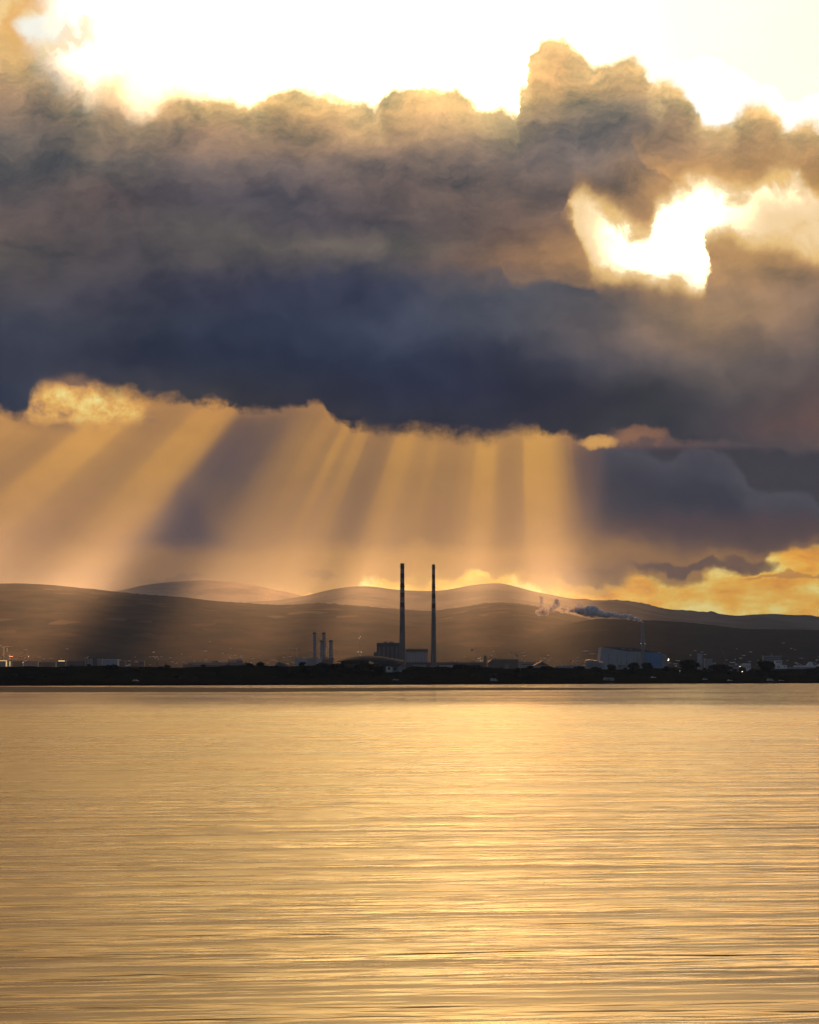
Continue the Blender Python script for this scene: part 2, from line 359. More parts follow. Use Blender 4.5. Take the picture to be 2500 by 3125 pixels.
# lower edge of the dark deck
edge = px_curve(UeN, [(0,1258),(30,1278),(60,1285),(100,1250),(130,1240),(180,1230),(260,1190),(330,1200),(400,1205),(440,1218),(520,1222),(600,1232),(680,1240),(760,1248),(850,1248),(930,1240),(985,1240),(1030,1280),(1090,1310),(1150,1330),(1200,1328),(1250,1325),(1330,1335),(1450,1340),(1520,1338),(1560,1322),(1620,1322),(1700,1325),(1770,1335),(1810,1335),(1870,1330),(1920,1310),(1980,1330),(2060,1345),(2200,1360),(2350,1365),(2440,1380),(2500,1375)])
lne = g.noise(g.vec(U, g.mul(V, 1.3)), 18.0, 7, 0.66, 0.0, dims='2D')
de = g.sub(g.add(g.m('MULTIPLY_ADD', b2, 0.04, V), g.add(g.mul(a2, 0.045), g.mul(g.sub(lne, 0.5), 0.055))), edge)
efs = g.step(wA[2], 0.40, 0.62)
me = g.step(de, g.m('MULTIPLY_ADD', efs, -0.03, -0.012), g.m('MULTIPLY_ADD', efs, 0.016, 0.010))
col_ = g.mix(mt, topl, cloud)
glow_e = g.mul(g.m('EXPONENT', g.mul(g.m('ABSOLUTE', g.sub(de, 0.012)), -70.0)), g.mul(g.step(U, 1.95, 1.75), 0.14))
low = g.mix(glow_e, low, lin((226, 160, 90)))
col_ = g.mix(me, col_, low)
col_ = g.mix(lmask, col_, lc)
# orange tatter at right below the deck
ot = g.add(g.m('POWER', g.m('ABSOLUTE', g.m('DIVIDE', g.sub(Ue, UV(1835, 1355)[0]), 0.055)), 2.0), g.m('POWER', g.m('ABSOLUTE', g.m('DIVIDE', g.sub(Ve, UV(1835, 1350)[1]), 0.024)), 2.0))
col_ = g.mix(g.mul(g.step(ot, 2.2, 0.2), 0.8), col_, lin((240, 178, 96)))
ot = g.add(g.m('POWER', g.m('ABSOLUTE', g.m('DIVIDE', g.sub(Ue, UV(1960, 1325)[0]), 0.07)), 2.0), g.m('POWER', g.m('ABSOLUTE', g.m('DIVIDE', g.sub(Ve, UV(1960, 1325)[1]), 0.022)), 2.0))
col_ = g.mix(g.mul(g.step(ot, 2.0, 0.2), 0.45), col_, lin((176, 122, 84)))

# the open sky and the gap are far brighter than the film can show
bo = g.mulk(g.m('MAXIMUM', g.step(wis, 0.62, 0.48), g.step(U, 0.2, 0.55)), g.sub(1.0, mt), g.step(V, 0.45, 0.25), g.step(U, 2.1, 1.25, 0.0, 1.0), g.step(U, 0.10, 0.35))
bo = g.m('MAXIMUM', bo, g.mulk(gm, core, core, core, 0.8))
front = g.mix(bo, col_, g.vm('MULTIPLY', col_, (4.5, 2.95, 1.12)))

# above the frame a bright golden lobe is added to brighten the water, elsewhere the Nishita sky takes over
up = g.ramp(g.rmap(el, 0.28, 0.95), [(0.0, (4.6, 2.7, 1.06, 1)), (0.10, (6.4, 3.35, 0.85, 1)), (0.25, (5.3, 2.65, 0.62, 1)), (0.42, (0.6, 0.42, 0.25, 1)), (1.0, (0.06, 0.07, 0.10, 1))])
up = g.vm('SCALE', up, s=g.step(U, 0.1, 2.6, 0.50, 1.15))
front = g.mix(g.step(V, 0.03, -0.15), front, up)
hs = g.vm('DOT_PRODUCT', tc, tuple(sun_dir)).node.outputs['Value']
hot = g.m('EXPONENT', g.mul(g.sub(1.0, hs), -1.0 / 0.0030))
hot = g.mul(g.mul(hot, g.m('MAXIMUM', bo, g.step(V, 0.03, -0.10))), 11.0)
front = g.vm('ADD', front, g.vm('SCALE', (1.0, 0.68, 0.28), s=hot))
sky = g.n.new('ShaderNodeTexSky'); sky.sky_type = 'NISHITA'; sky.sun_disc = False
sky.sun_elevation = sun_el; sky.sun_rotation = sun_az; sky.dust_density = 3.0
amb = g.vm('SCALE', sky.outputs[0], s=0.066)
amb = g.mix(1.0, amb, (1.05, 1.02, 1.10, 1), 'MULTIPLY')
facing = g.step(g.m('ABSOLUTE', az), 0.24, 0.5, 1.0, 0.0)
final = g.mix(facing, amb, front)
bg = g.n.new('ShaderNodeBackground'); g.put(bg.inputs[0], final); bg.inputs[1].default_value = 1.0
wo = g.n.new('ShaderNodeOutputWorld'); g.l.new(bg.outputs[0], wo.inputs[0])

# the sun: one far lamp whose beam comes through the gaps of the cloud deck
L = 150000.0
ld_ = bpy.data.lights.new('sun', 'SPOT')
ld_.energy = 1.1e13
ld_.color = (1.0, 0.40, 0.11)
ld_.shadow_soft_size = 60.0
ld_.spot_size = math.radians(30); ld_.spot_blend = 0.1
sun = bpy.data.objects.new('sun', ld_); col.objects.link(sun)
sun.location = Vector((0, 0, H0)) + sun_dir * L
sun.rotation_euler = (-sun_dir).to_track_quat('-Z', 'Y').to_euler()
ld_.use_nodes = True
lt_ = ld_.node_tree; lt_.nodes.clear(); k = G(lt_)
inc = k.n.new('ShaderNodeNewGeometry').outputs['Incoming']
ax = Vector((math.cos(sun_az), -math.sin(sun_az), 0))          # to the right of the beam
ay = sun_dir.cross(ax) if sun_dir.cross(ax).z > 0 else -sun_dir.cross(ax)
def kdot(v, w):
    n = k.n.new('ShaderNodeVectorMath'); n.operation = 'DOT_PRODUCT'
    k.l.new(v, n.inputs[0]); n.inputs[1].default_value = w; return n.outputs['Value']
sgn = -1.0
A_ = kdot(inc, ax); B_ = kdot(inc, ay); C_ = kdot(inc, sun_dir)
A_ = k.m('DIVIDE', A_, C_); B_ = k.m('DIVIDE', B_, C_)          # right / up offsets of the beam (signed by C)
T_ = k.m('DIVIDE', A_, k.m('MULTIPLY', B_, -1.0))
R_ = k.curve(k.rmap(T_, -1.6, 0.5), [((t + 1.6) / 2.1, r) for t, r in RAY])
R_ = k.m('MAXIMUM', R_, 0.0)
dist_ = k.m('MULTIPLY', k.m('ABSOLUTE', B_), L / math.sin(sun_el))   # how far inland the beam lands, metres
near_ = k.m('ADD', k.step(dist_, 3300.0, 6000.0), k.step(dist_, 1150.0, 500.0, 0.0, 0.0011))
em = k.n.new('ShaderNodeEmission'); k.put(em.inputs[1], k.mul(R_, near_))
ol = k.n.new('ShaderNodeOutputLight'); k.l.new(em.outputs[0], ol.inputs[0])


# ------------------------------------------------------------------ materials
def material(name, base, rough=0.8, noise_amp=0.25, scale=0.4, metallic=0.0, emit=None, strength=0.0, bump=0.0):
    m = bpy.data.materials.new(name); m.use_nodes = True
    t = m.node_tree; q = G(t); b = t.nodes['Principled BSDF']
    tcn = t.nodes.new('ShaderNodeTexCoord').outputs['Object']
    n = q.noise(tcn, scale, 6, 0.6)
    f = q.rmap(n, 0.3, 0.7)
    lo = tuple(c * (1 - noise_amp) for c in base) + (1,); hi = tuple(min(1, c * (1 + noise_amp)) for c in base) + (1,)
    q.put(b.inputs['Base Color'], q.mix(f, lo, hi))
    b.inputs['Specular IOR Level'].default_value = 0.5 if rough < 0.4 else 0.12
    b.inputs['Roughness'].default_value = rough; b.inputs['Metallic'].default_value = metallic
    if emit:
        b.inputs['Emission Color'].default_value = tuple(emit) + (1,); b.inputs['Emission Strength'].default_value = strength
    if bump:
        bn_ = t.nodes.new('ShaderNodeBump'); bn_.inputs['Strength'].default_value = bump
        t.links.new(n, bn_.inputs['Height']); t.links.new(bn_.outputs[0], b.inputs['Normal'])
    return m


M = dict(
    concrete=material('concrete', (0.13, 0.13, 0.13), 0.85, 0.25, 0.05),
    red=material('red_paint', (0.11, 0.035, 0.03), 0.7, 0.3, 0.05),
    white=material('white_paint', (0.62, 0.61, 0.58), 0.6, 0.15, 0.2),
    bandwhite=material('weathered_white_band', (0.20, 0.195, 0.19), 0.8, 0.45, 0.12),
    steel=material('steel', (0.22, 0.23, 0.25), 0.5, 0.2, 0.3, 0.4),
    darksteel=material('dark_steel', (0.06, 0.06, 0.07), 0.6, 0.2, 0.3),
    blueclad=material('blue_cladding', (0.06, 0.22, 0.42), 0.5, 0.1, 0.05),
    greyclad=material('grey_cladding', (0.20, 0.21, 0.23), 0.6, 0.12, 0.06),
    darkclad=material('dark_cladding', (0.045, 0.055, 0.075), 0.7, 0.2, 0.06),
    paleclad=material('pale_cladding', (0.31, 0.33, 0.36), 0.6, 0.12, 0.06),
    roofgrey=material('roof_grey', (0.16, 0.165, 0.18), 0.45, 0.1, 0.1),
    timber=material('timber', (0.10, 0.07, 0.05), 0.8, 0.3, 0.5),
    glass=material('window_glass', (0.03, 0.035, 0.04), 0.15, 0.2, 0.3),
    slate=material('slate', (0.10, 0.10, 0.11), 0.8, 0.2, 0.3),
    yellow=material('crane_paint', (0.45, 0.24, 0.06), 0.6, 0.2, 0.3),
    leaf=material('foliage', (0.014, 0.018, 0.010), 0.9, 0.5, 0.5),
    bark=material('bark', (0.06, 0.045, 0.035), 0.9, 0.3, 2.0),
    lamp=material('lamp_glow', (0.9, 0.85, 0.7), 0.5, 0.0, 1, 0, (1.0, 0.84, 0.60), 6.0),
    redlamp=material('red_lamp_glow', (0.9, 0.2, 0.1), 0.5, 0.0, 1, 0, (1.0, 0.35, 0.18), 10.0),
    houseglow=material('added_window_glow', (0.8, 0.7, 0.6), 0.5, 0.0, 1, 0, (1.0, 0.66, 0.42), 0.10),  # faint glow added to lighten the distant houses
    win_edge_glow=material('window_and_edge_glow', (0.9, 0.7, 0.4), 0.5, 0.0, 1, 0, (1.0, 0.70, 0.30), 1.4),  # lit windows, and emission put in for sunlit edges
    carwhite=material('car_paint_white', (0.36, 0.36, 0.37), 0.35, 0.05, 1),
    rubber=material('rubber', (0.02, 0.02, 0.02), 0.8, 0.1, 1),
    feather=material('white_feathers', (0.75, 0.74, 0.72), 0.8, 0.1, 5),
    darkfeather=material('dark_feathers', (0.05, 0.05, 0.05), 0.8, 0.1, 5),
    ochre=material('stockpile_soil', (0.05, 0.048, 0.05), 0.95, 0.3, 0.1),
)


# ------------------------------------------------------------------ mesh builder
class MB:
    def __init__(self): self.v = []; self.f = []; self.mi = []

    def face(self, idx, mi=0): self.f.append(tuple(idx)); self.mi.append(mi)

    def box(self, x0, x1, y0, y1, z0, z1, mi=0):
        b = len(self.v)
        self.v += [(x0, y0, z0), (x1, y0, z0), (x1, y1, z0), (x0, y1, z0), (x0, y0, z1), (x1, y0, z1), (x1, y1, z1), (x0, y1, z1)]
        for q in ((0, 3, 2, 1), (4, 5, 6, 7), (0, 1, 5, 4), (1, 2, 6, 5), (2, 3, 7, 6), (3, 0, 4, 7)):
            self.face([b + i for i in q], mi)
        return self

    def prism(self, pts, y0, y1, mi=0):
        """polygon in x,z (counter-clockwise seen from the front) pushed from y0 to y1"""
        b = len(self.v); n = len(pts)
        self.v += [(x, y0, z) for x, z in pts] + [(x, y1, z) for x, z in pts]
        self.face([b + i for i in range(n)], mi)
        self.face([b + n + i for i in reversed(range(n))], mi)
        for i in range(n):
            j = (i + 1) % n
            self.face([b + j, b + i, b + n + i, b + n + j], mi)
        return self

    def tube(self, p, q, r0, r1=None, seg=8, caps=True, mi=0):
        p, q = Vector(p), Vector(q); r1 = r0 if r1 is None else r1
        d = (q - p).normalized()
        a = d.orthogonal().normalized(); c = d.cross(a)
        b = len(self.v)
        for k_, (o, r) in enumerate(((p, r0), (q, r1))):
            for i in range(seg):
                t = 2 * math.pi * i / seg
                self.v.append(tuple(o + a * (r * math.cos(t)) + c * (r * math.sin(t))))
        for i in range(seg):
            j = (i + 1) % seg
            self.face([b + i, b + j, b + seg + j, b + seg + i], mi)
        if caps:
            self.face([b + i for i in reversed(range(seg))], mi)
            self.face([b + seg + i for i in range(seg)], mi)
        return self

    def lathe(self, prof, cx=0, cy=0, seg=24, mis=None):
        b = len(self.v)
        for r, z in prof:
            for i in range(seg):
                t = 2 * math.pi * i / seg
                self.v.append((cx + r * math.cos(t), cy + r * math.sin(t), z))
        for k_ in range(len(prof) - 1):
            mi = mis[k_] if mis else 0
            for i in range(seg):
                j = (i + 1) % seg
                self.face([b + k_ * seg + i, b + k_ * seg + j, b + (k_ + 1) * seg + j, b + (k_ + 1) * seg + i], mi)
        self.face([b + i for i in reversed(range(seg))], 0)
        self.face([b + (len(prof) - 1) * seg + i for i in range(seg)], 0)
        return self

    def lattice(self, p, q, w, n, r, up=(0, 0, 1)):
        """square lattice boom of width w from p to q with n bays"""
        p, q = Vector(p), Vector(q); d = (q - p).normalized()
        a = d.cross(Vector(up)) if abs(d.dot(Vector(up))) < 0.95 else d.cross(Vector((0, 1, 0)))
        a.normalize(); c = d.cross(a)
        cs = [(a * sx + c * sy) * (w / 2) for sx, sy in ((1, 1), (-1, 1), (-1, -1), (1, -1))]
        for o in cs: self.tube(p + o, q + o, r, seg=4)
        for i in range(n):
            s0 = p + (q - p) * (i / n); s1 = p + (q - p) * ((i + 1) / n)
            for j in range(4):
                o0, o1 = cs[j], cs[(j + 1) % 4]
                self.tube(s0 + (o0 if i % 2 else o1), s1 + (o1 if i % 2 else o0), r * 0.7, seg=4)
                self.tube(s0 + o0, s0 + o1, r * 0.7, seg=4)
        return self

    def build(self, name, mats, parent=None, smooth=False, loc=None):
        me_ = bpy.data.meshes.new(name)
        me_.from_pydata(self.v, [], self.f); me_.update()
        mats = mats if isinstance(mats, (list, tuple)) else [mats]
        for m_ in mats: me_.materials.append(M[m_] if isinstance(m_, str) else m_)
        if len(mats) > 1:
            for p_, i_ in zip(me_.polygons, self.mi): p_.material_index = i_
        if smooth:
            for p_ in me_.polygons: p_.use_smooth = True
        o = bpy.data.objects.new(name, me_); col.objects.link(o)
        if parent: o.parent = parent
        if loc is not None: o.location = loc
        return o


def tag(o, label=None, cat=None, group=None, kind=None):
    if label: o['label'] = label
    if cat: o['category'] = cat
    if group: o['group'] = group
    if kind: o['kind'] = kind
    return o


def thing(name, loc, label, cat, group=None, rz=0):
    o = bpy.data.objects.new(name, None); col.objects.link(o)
    o.empty_display_size = 2
    o.location = loc; o.rotation_euler = (0, 0, rz)
    return tag(o, label, cat, group)


def copy_thing(src, loc, label=None, group=None, rz=0, sc=1.0):
    r = src.copy(); col.objects.link(r); r.location = loc
    r.rotation_euler = (0, 0, rz); r.scale = (sc, sc, sc) if not isinstance(sc, tuple) else sc
    if label: r['label'] = label
    if group: r['group'] = group
    for ch in list(src.children):
        c_ = ch.copy(); col.objects.link(c_); c_.parent = r
        for gch in list(ch.children):
            d_ = gch.copy(); col.objects.link(d_); d_.parent = c_
    return r


def interp(pts, x):
    if x <= pts[0][0]: return pts[0][1]
    for (x0, y0), (x1, y1) in zip(pts, pts[1:]):
        if x <= x1:
            t = (x - x0) / (x1 - x0); return y0 + (y1 - y0) * t
    return pts[-1][1]


def smooth_interp(pts, x):
    """Catmull-Rom through pts"""
    n = len(pts)
    if x <= pts[0][0]: return pts[0][1]
    if x >= pts[-1][0]: return pts[-1][1]
    for i in range(n - 1):
        x0, y0 = pts[i]; x1, y1 = pts[i + 1]
        if x <= x1:
            h = x1 - x0; t = (x - x0) / h
            def slope(j):
                a_, b_ = max(j - 1, 0), min(j + 1, n - 1)
                return (pts[b_][1] - pts[a_][1]) / (pts[b_][0] - pts[a_][0])
            m0, m1 = slope(i) * h, slope(i + 1) * h
            return (2*t**3-3*t*t+1)*y0 + (t**3-2*t*t+t)*m0 + (-2*t**3+3*t*t)*y1 + (t**3-t*t)*m1


# ------------------------------------------------------------------ water
def grid_mesh(name, xs, ys, zf, mats, xf=None, smooth=True):
    """sheet over rows ys (distance) and columns xs; xf maps (x, y) to world x"""
    mb = MB(); nx = len(xs)
    for y in ys:
        for x in xs:
            wx = xf(x, y) if xf else x
            mb.v.append((wx, y, zf(x, y)))
    for j in range(len(ys) - 1):
        for i in range(nx - 1):
            a_ = j * nx + i
            mb.face([a_, a_ + 1, a_ + nx + 1, a_ + nx])
    return mb.build(name, mats, smooth=smooth)


wm = bpy.data.materials.new('sea_water'); wm.use_nodes = True
q = G(wm.node_tree); wb = wm.node_tree.nodes['Principled BSDF']
wb.inputs['Base Color'].default_value = (0.035, 0.03, 0.025, 1)
wb.inputs['IOR'].default_value = 1.6
wb.inputs['Specular IOR Level'].default_value = 0.8
pos = q.n.new('ShaderNodeNewGeometry').outputs['Position']
px_, py_, pz_ = q.sep(pos)
ca, sa = math.cos(math.radians(7)), math.sin(math.radians(7))
rx = q.add(q.mul(px_, ca), q.mul(py_, sa)); ry = q.sub(q.mul(py_, ca), q.mul(px_, sa))
wv1 = q.noise(q.vec(q.mul(rx, 0.16), ry), 1.3, 7, 0.55, 0.0, dims='2D')
wv3 = q.noise(q.vec(q.mul(rx, 0.16), ry), 0.42, 4, 0.55, 0.0, dims='2D')
wv2 = q.noise(q.vec(q.mul(rx, 0.05), q.mul(ry, 0.4)), 0.11, 6, 0.6, 0.0, dims='2D')
hgt = q.add(q.add(q.mul(wv1, 0.05), q.mul(wv3, 0.46)), q.mul(wv2, 1.2))
bmp = q.n.new('ShaderNodeBump'); q.put(bmp.inputs['Strength'], q.step(py_, 230.0, 520.0, 1.0, 0.4)); bmp.inputs['Distance'].default_value = 1.0
q.l.new(hgt, bmp.inputs['Height']); q.l.new(bmp.outputs[0], wb.inputs['Normal'])
q.put(wb.inputs['Roughness'], q.add(q.rmap(wv3, 0.3, 0.7, 0.23, 0.31), q.rmap(q.noise(q.vec(q.mul(rx, .5), ry), .02, 3, .5, dims='2D'), .3, .7, -.03, .05)))
rg_ = wb.inputs['Roughness'].links[0].from_socket
q.put(wb.inputs['Roughness'], q.sub(rg_, q.step(py_, 230.0, 520.0, 0.0, 0.155)))
ys = [-400, -50, 0, 20, 40, 80, 160, 320, 700, 1300, 2500, 16000]
xs = [-9000, -3000, -1000, -300, -60, 0, 60, 300, 1000, 3000, 9000]
water = tag(grid_mesh('water', xs, ys, lambda x, y: 0.0, wm), kind='structure')

# low wet sandbank
sm = bpy.data.materials.new('wet_sand'); sm.use_nodes = True
q = G(sm.node_tree); sb = sm.node_tree.nodes['Principled BSDF']
tcg = q.n.new('ShaderNodeTexCoord').outputs['Object']
n_ = q.noise(q.vm('MULTIPLY', tcg, (0.02, 0.15, 0.1)), 1.0, 7, 0.6)
q.put(sb.inputs['Base Color'], q.mix(n_, (0.06, 0.045, 0.035, 1), (0.14, 0.10, 0.075, 1)))
sb.inputs['Roughness'].default_value = 0.9; sb.inputs['Specular IOR Level'].default_value = 0.12
bank_lo = [(-600,2114),(400,2113),(800,2113),(1100,2110),(1400,2107),(1800,2106),(1980,2103.5),(2300,2103),(2600,2103)]
bank_hi = [(-600,2094),(0,2095),(400,2096.5),(800,2099),(1250,2098),(1700,2098.5),(1980,2101),(2300,2102.5),(2600,2102.5)]
def dist_of(py): return H0 * F * 1000 / (py - 2066)
mb = MB(); cols_ = [(-600 + i * 32) for i in range(101)]; rows_ = 12
for j in range(rows_):
    t = j / (rows_ - 1)
    for px in cols_:
        lo, hi = interp(bank_lo, px), interp(bank_hi, px)
        w = 0.5 * mnoise.noise(Vector((px * 0.011, t * 2, 3))) + 0.25 * mnoise.noise(Vector((px * 0.05, t * 3, 7)))
        y0, y1 = dist_of(lo + 1.2 * w), dist_of(hi + 0.8 * w)
        y = y0 + (y1 - y0) * t
        h = 0.22 * math.sin(math.pi * t) ** 0.5 * (1 if px < 1900 else max(0, 1 - (px - 1900) / 250)) - 0.05
        h += 0.05 * mnoise.noise(Vector((px * 0.03, t * 5, 1)))
        mb.v.append(((px - 1250) / 7060 * y, y, h))
nx = len(cols_)
for j in range(rows_ - 1):
    for i in range(nx - 1): mb.face([j * nx + i, j * nx + i + 1, (j + 1) * nx + i + 1, (j + 1) * nx + i])
tag(mb.build('sandbank', sm, smooth=True), kind='structure')

# ------------------------------------------------------------------ ground and dunes
gm_ = bpy.data.materials.new('marsh_and_dune_grass'); gm_.use_nodes = True
q = G(gm_.node_tree); gb_ = gm_.node_tree.nodes['Principled BSDF']
tcg = q.n.new('ShaderNodeTexCoord').outputs['Object']
n1_ = q.noise(q.vm('MULTIPLY', tcg, (0.5, 0.25, 1.0)), 0.05, 8, 0.65)
n2_ = q.noise(q.vm('MULTIPLY', tcg, (0.3, 1.0, 1.0)), 0.4, 6, 0.6)
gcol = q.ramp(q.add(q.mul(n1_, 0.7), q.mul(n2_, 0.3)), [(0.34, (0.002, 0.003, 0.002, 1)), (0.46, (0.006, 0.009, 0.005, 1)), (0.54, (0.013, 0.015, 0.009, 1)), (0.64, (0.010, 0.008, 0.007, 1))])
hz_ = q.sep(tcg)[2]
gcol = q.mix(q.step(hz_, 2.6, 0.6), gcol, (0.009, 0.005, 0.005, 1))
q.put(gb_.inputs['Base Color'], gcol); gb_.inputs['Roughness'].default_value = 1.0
gb_.inputs['Specular IOR Level'].default_value = 0.0

shore = [(-2500, 1330), (0, 1307), (600, 1360), (1250, 1470), (1800, 1640), (2500, 1850), (5000, 2100)]
topline = [(-2500,2040),(0,2034),(60,2035),(150,2035),(250,2034),(330,2035),(420,2036),(480,2036),(560,2037),(640,2036),(700,2033),(760,2033),(820,2034),(900,2036),(960,2034),(1000,2036),(1060,2036),(1180,2048),(1230,2046),(1260,2036),(1320,2037),(1380,2037),(1400,2034),(1480,2036),(1520,2040),(1580,2043),(1600,2038),(1680,2036),(1760,2040),(1800,2043),(1860,2044),(1930,2044),(2000,2040),(2060,2042),(2160,2046),(2260,2047),(2380,2045),(2500,2042),(5000,2040)]

def dune_z(px, y):
    y0 = interp(shore, px)
    Dr = y0 + 330
    zr = H0 + (2066 - interp(topline, px)) / 7060 * Dr
    s = (y - y0) / (Dr - y0)
    x = (px - 1250) / 7060 * y
    nn = mnoise.noise(Vector((x * 0.02, y * 0.012, 0))) * 0.6 + mnoise.noise(Vector((x * 0.06, y * 0.04, 4))) * 0.3 + mnoise.noise(Vector((x * 0.16, y * 0.12, 9))) * 0.14
    if s < 0: return -0.5 + s
    if s < 1:
        base = 0.15 + 1.6 * min(1, s / 0.55) + max(0, (s - 0.45) / 0.55) ** 1.4 * (zr - 1.75)
        return base + nn * (1.6 + 1.2 * max(0, s - .6) / .4) * min(1, s * 1.6)
    b = max(0.0, 1 - (s - 1) / 1.1)
    return 2.5 + (zr - 2.5) * (b * b * (3 - 2 * b)) + nn * 2.8 * b

ysd = [-10 + 0 for _ in range(0)]
mb = MB(); cpx = [-1600 + i * 9 for i in range(640)]
svals = [-0.04, 0.0] + [0.02 + i * 0.0306 for i in range(33)] + [1.05, 1.15, 1.3, 1.6, 2.2]
for s in svals:
    for px in cpx:
        y0 = interp(shore, px); y = y0 + s * 330
        mb.v.append(((px - 1250) / 7060 * y, y, dune_z(px, y)))
nx = len(cpx)
for j in range(len(svals) - 1):
    for i in range(nx - 1): mb.face([j * nx + i, j * nx + i + 1, (j + 1) * nx + i + 1, (j + 1) * nx + i])
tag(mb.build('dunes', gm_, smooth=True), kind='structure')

ys = [2230, 2600, 3200, 4000, 5000, 6500, 8000, 10000, 16000]
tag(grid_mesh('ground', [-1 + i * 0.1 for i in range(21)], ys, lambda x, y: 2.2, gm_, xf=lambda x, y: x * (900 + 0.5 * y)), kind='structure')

# ------------------------------------------------------------------ hills
def hill_material(name, lo, hi, field=None, fs=0.0035, thr=0.8, snow_scale=0.0012):
    m_ = bpy.data.materials.new(name); m_.use_nodes = True
    q = G(m_.node_tree); b = m_.node_tree.nodes['Principled BSDF']
    p = q.n.new('ShaderNodeNewGeometry').outputs['Position']
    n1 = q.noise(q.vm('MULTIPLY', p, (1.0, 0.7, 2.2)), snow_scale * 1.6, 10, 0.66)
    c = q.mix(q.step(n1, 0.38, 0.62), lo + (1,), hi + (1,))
    if field:
        vo = q.n.new('ShaderNodeTexVoronoi'); vo.feature = 'F1'; vo.inputs['Scale'].default_value = 1.0
        q.put(vo.inputs['Vector'], q.vm('MULTIPLY', p, (fs, fs * 0.55, 0.0)))
        r = q.sep(vo.outputs['Color'])[0]
        zz = q.sep(p)[2]
        mask = q.mul(q.m('GREATER_THAN', r, thr), q.step(q.noise(p, 0.0006, 3, 0.5), 0.42, 0.55))
        c = q.mix(q.mul(mask, q.step(zz, 90.0, 160.0)), c, field + (1,))
    q.put(b.inputs['Base Color'], c); b.inputs['Roughness'].default_value = 1.0
    b.inputs['Specular IOR Level'].default_value = 0.0
    return m_


def make_hill(name, ridge, D, front, mat, jag, rough_amp=8.0, z_foot=2.3, power=1.0, seed=0):
    """a range of hills whose crest, seen from the shore, follows ridge"""
    mb = MB(); cpx = [-900 + i * 7.5 for i in range(574)]
    def crest(px):
        py = smooth_interp(ridge, px)
        j = 0
        for (a_, b_, amp) in jag:
            if a_ <= px <= b_:
                w = min(1, (px - a_) / 30, (b_ - px) / 30)
                v = mnoise.noise(Vector((px * 0.13, seed, 0))) + 0.7 * mnoise.noise(Vector((px * 0.31, seed, 5)))
                j += amp * w * (0.35 + max(-0.3, v))
        return H0 + (2066 - py + j) / 7060 * D
    ss = [0, .05, .1, .16, .22, .3, .38, .46, .54, .62, .7, .77, .83, .88, .92, .95, .975, .99, 1.0, 1.01, 1.05, 1.15, 1.3]
    cr = [crest(px) for px in cpx]
    sm_ = []
    for i in range(len(cr)):
        lo_, hi_ = max(0, i - 6), min(len(cr), i + 7); sm_.append(sum(cr[lo_:hi_]) / (hi_ - lo_))
    for s in ss:
        y = D - front * (1 - s) if s <= 1 else D + (s - 1) * 3000
        for i, px in enumerate(cpx):
            x = (px - 1250) / 7060 * y
            top = sm_[i] + (cr[i] - sm_[i]) * max(0.0, 1 - abs(s - 1) * 60)
            f = s ** power
            f = 0.55 * f + 0.45 * (math.sin(f * math.pi / 2) if s <= 1 else 1)
            if s > 1: f = 1 - (s - 1) * 2.2
            nz = mnoise.fractal(Vector((x * 0.0012, y * 0.0009, seed)), 0.7, 2.1, 5)
            z = z_foot + (top - z_foot) * f + nz * rough_amp * math.sin(min(1, max(0, s)) * math.pi) * 3.0 if s <= 1 else z_foot + (top - z_foot) * f
            mb.v.append((x, y, z))
    nx = len(cpx)
    for j in range(len(ss) - 1):
        for i in range(nx - 1): mb.face([j * nx + i, j * nx + i + 1, (j + 1) * nx + i + 1, (j + 1) * nx + i])
    o = mb.build(name, mat, smooth=True)
    return tag(o, kind='structure'), mb, cpx, ss

RA1 = [(-900,1840),(300,1812),(400,1795),(440,1786),(530,1776),(620,1771),(700,1775),(770,1785),(820,1796),(870,1806),(926,1820),(1000,1838),(1100,1860),(3400,1900)]
RA2 = [(-900,1880),(600,1860),(700,1845),(760,1838),(850,1832),(926,1820),(960,1812),(1000,1802),(1060,1792),(1100,1789.5),(1140,1791),(1200,1799),(1240,1802),(1300,1804),(1345,1803),(1380,1798),(1430,1788),(1480,1782),(1528,1781),(1560,1787),(1620,1803),(1680,1815),(1730,1825),(1770,1829),(1795,1829),(1810,1833),(1880,1833),(1930,1837),(1980,1846),(2010,1855),(2060,1862),(2110,1866),(2140,1869),(2175,1869),(2200,1875),(2250,1880),(2290,1877),(2360,1874.5),(2420,1878),(2470,1878),(2500,1883),(2700,1900),(3400,1930)]
RB = [(-900,1800),(-300,1784),(0,1781.5),(60,1781),(110,1783),(160,1786),(230,1793.5),(300,1801),(400,1812),(500,1820),(560,1824),(650,1835),(720,1840),(800,1845),(850,1848),(890,1847),(920,1846),(960,1843),(1000,1844),(1040,1847),(1100,1851),(1160,1857),(1220,1860),(1280,1865),(1330,1867),(1370,1858),(1420,1854),(1470,1844),(1510,1841),(1560,1842),(1610,1848),(1660,1856),(1720,1870),(1780,1885),(1850,1900),(3400,1990)]
RC = [(-900,2000),(1500,1950),(1680,1915),(1780,1896),(1823,1890),(1900,1891),(1965,1893),(2060,1898),(2120,1903),(2200,1912),(2260,1920),(2340,1921),(2420,1922),(2500,1924),(3400,1950)]
HILLS = []
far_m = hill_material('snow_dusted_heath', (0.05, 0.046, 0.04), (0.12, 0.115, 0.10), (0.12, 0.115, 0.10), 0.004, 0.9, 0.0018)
haze_snow_m = hill_material('hazed_snowy_heath', (0.15, 0.135, 0.115), (0.26, 0.235, 0.20), None, 0.004, 0.9, 0.0022)  # snow tone paled further, putting haze into the rear range's colour
near_m = hill_material('wooded_hillside', (0.005, 0.005, 0.004), (0.034, 0.025, 0.017), (0.07, 0.06, 0.05), 0.016, 0.93, 0.004)
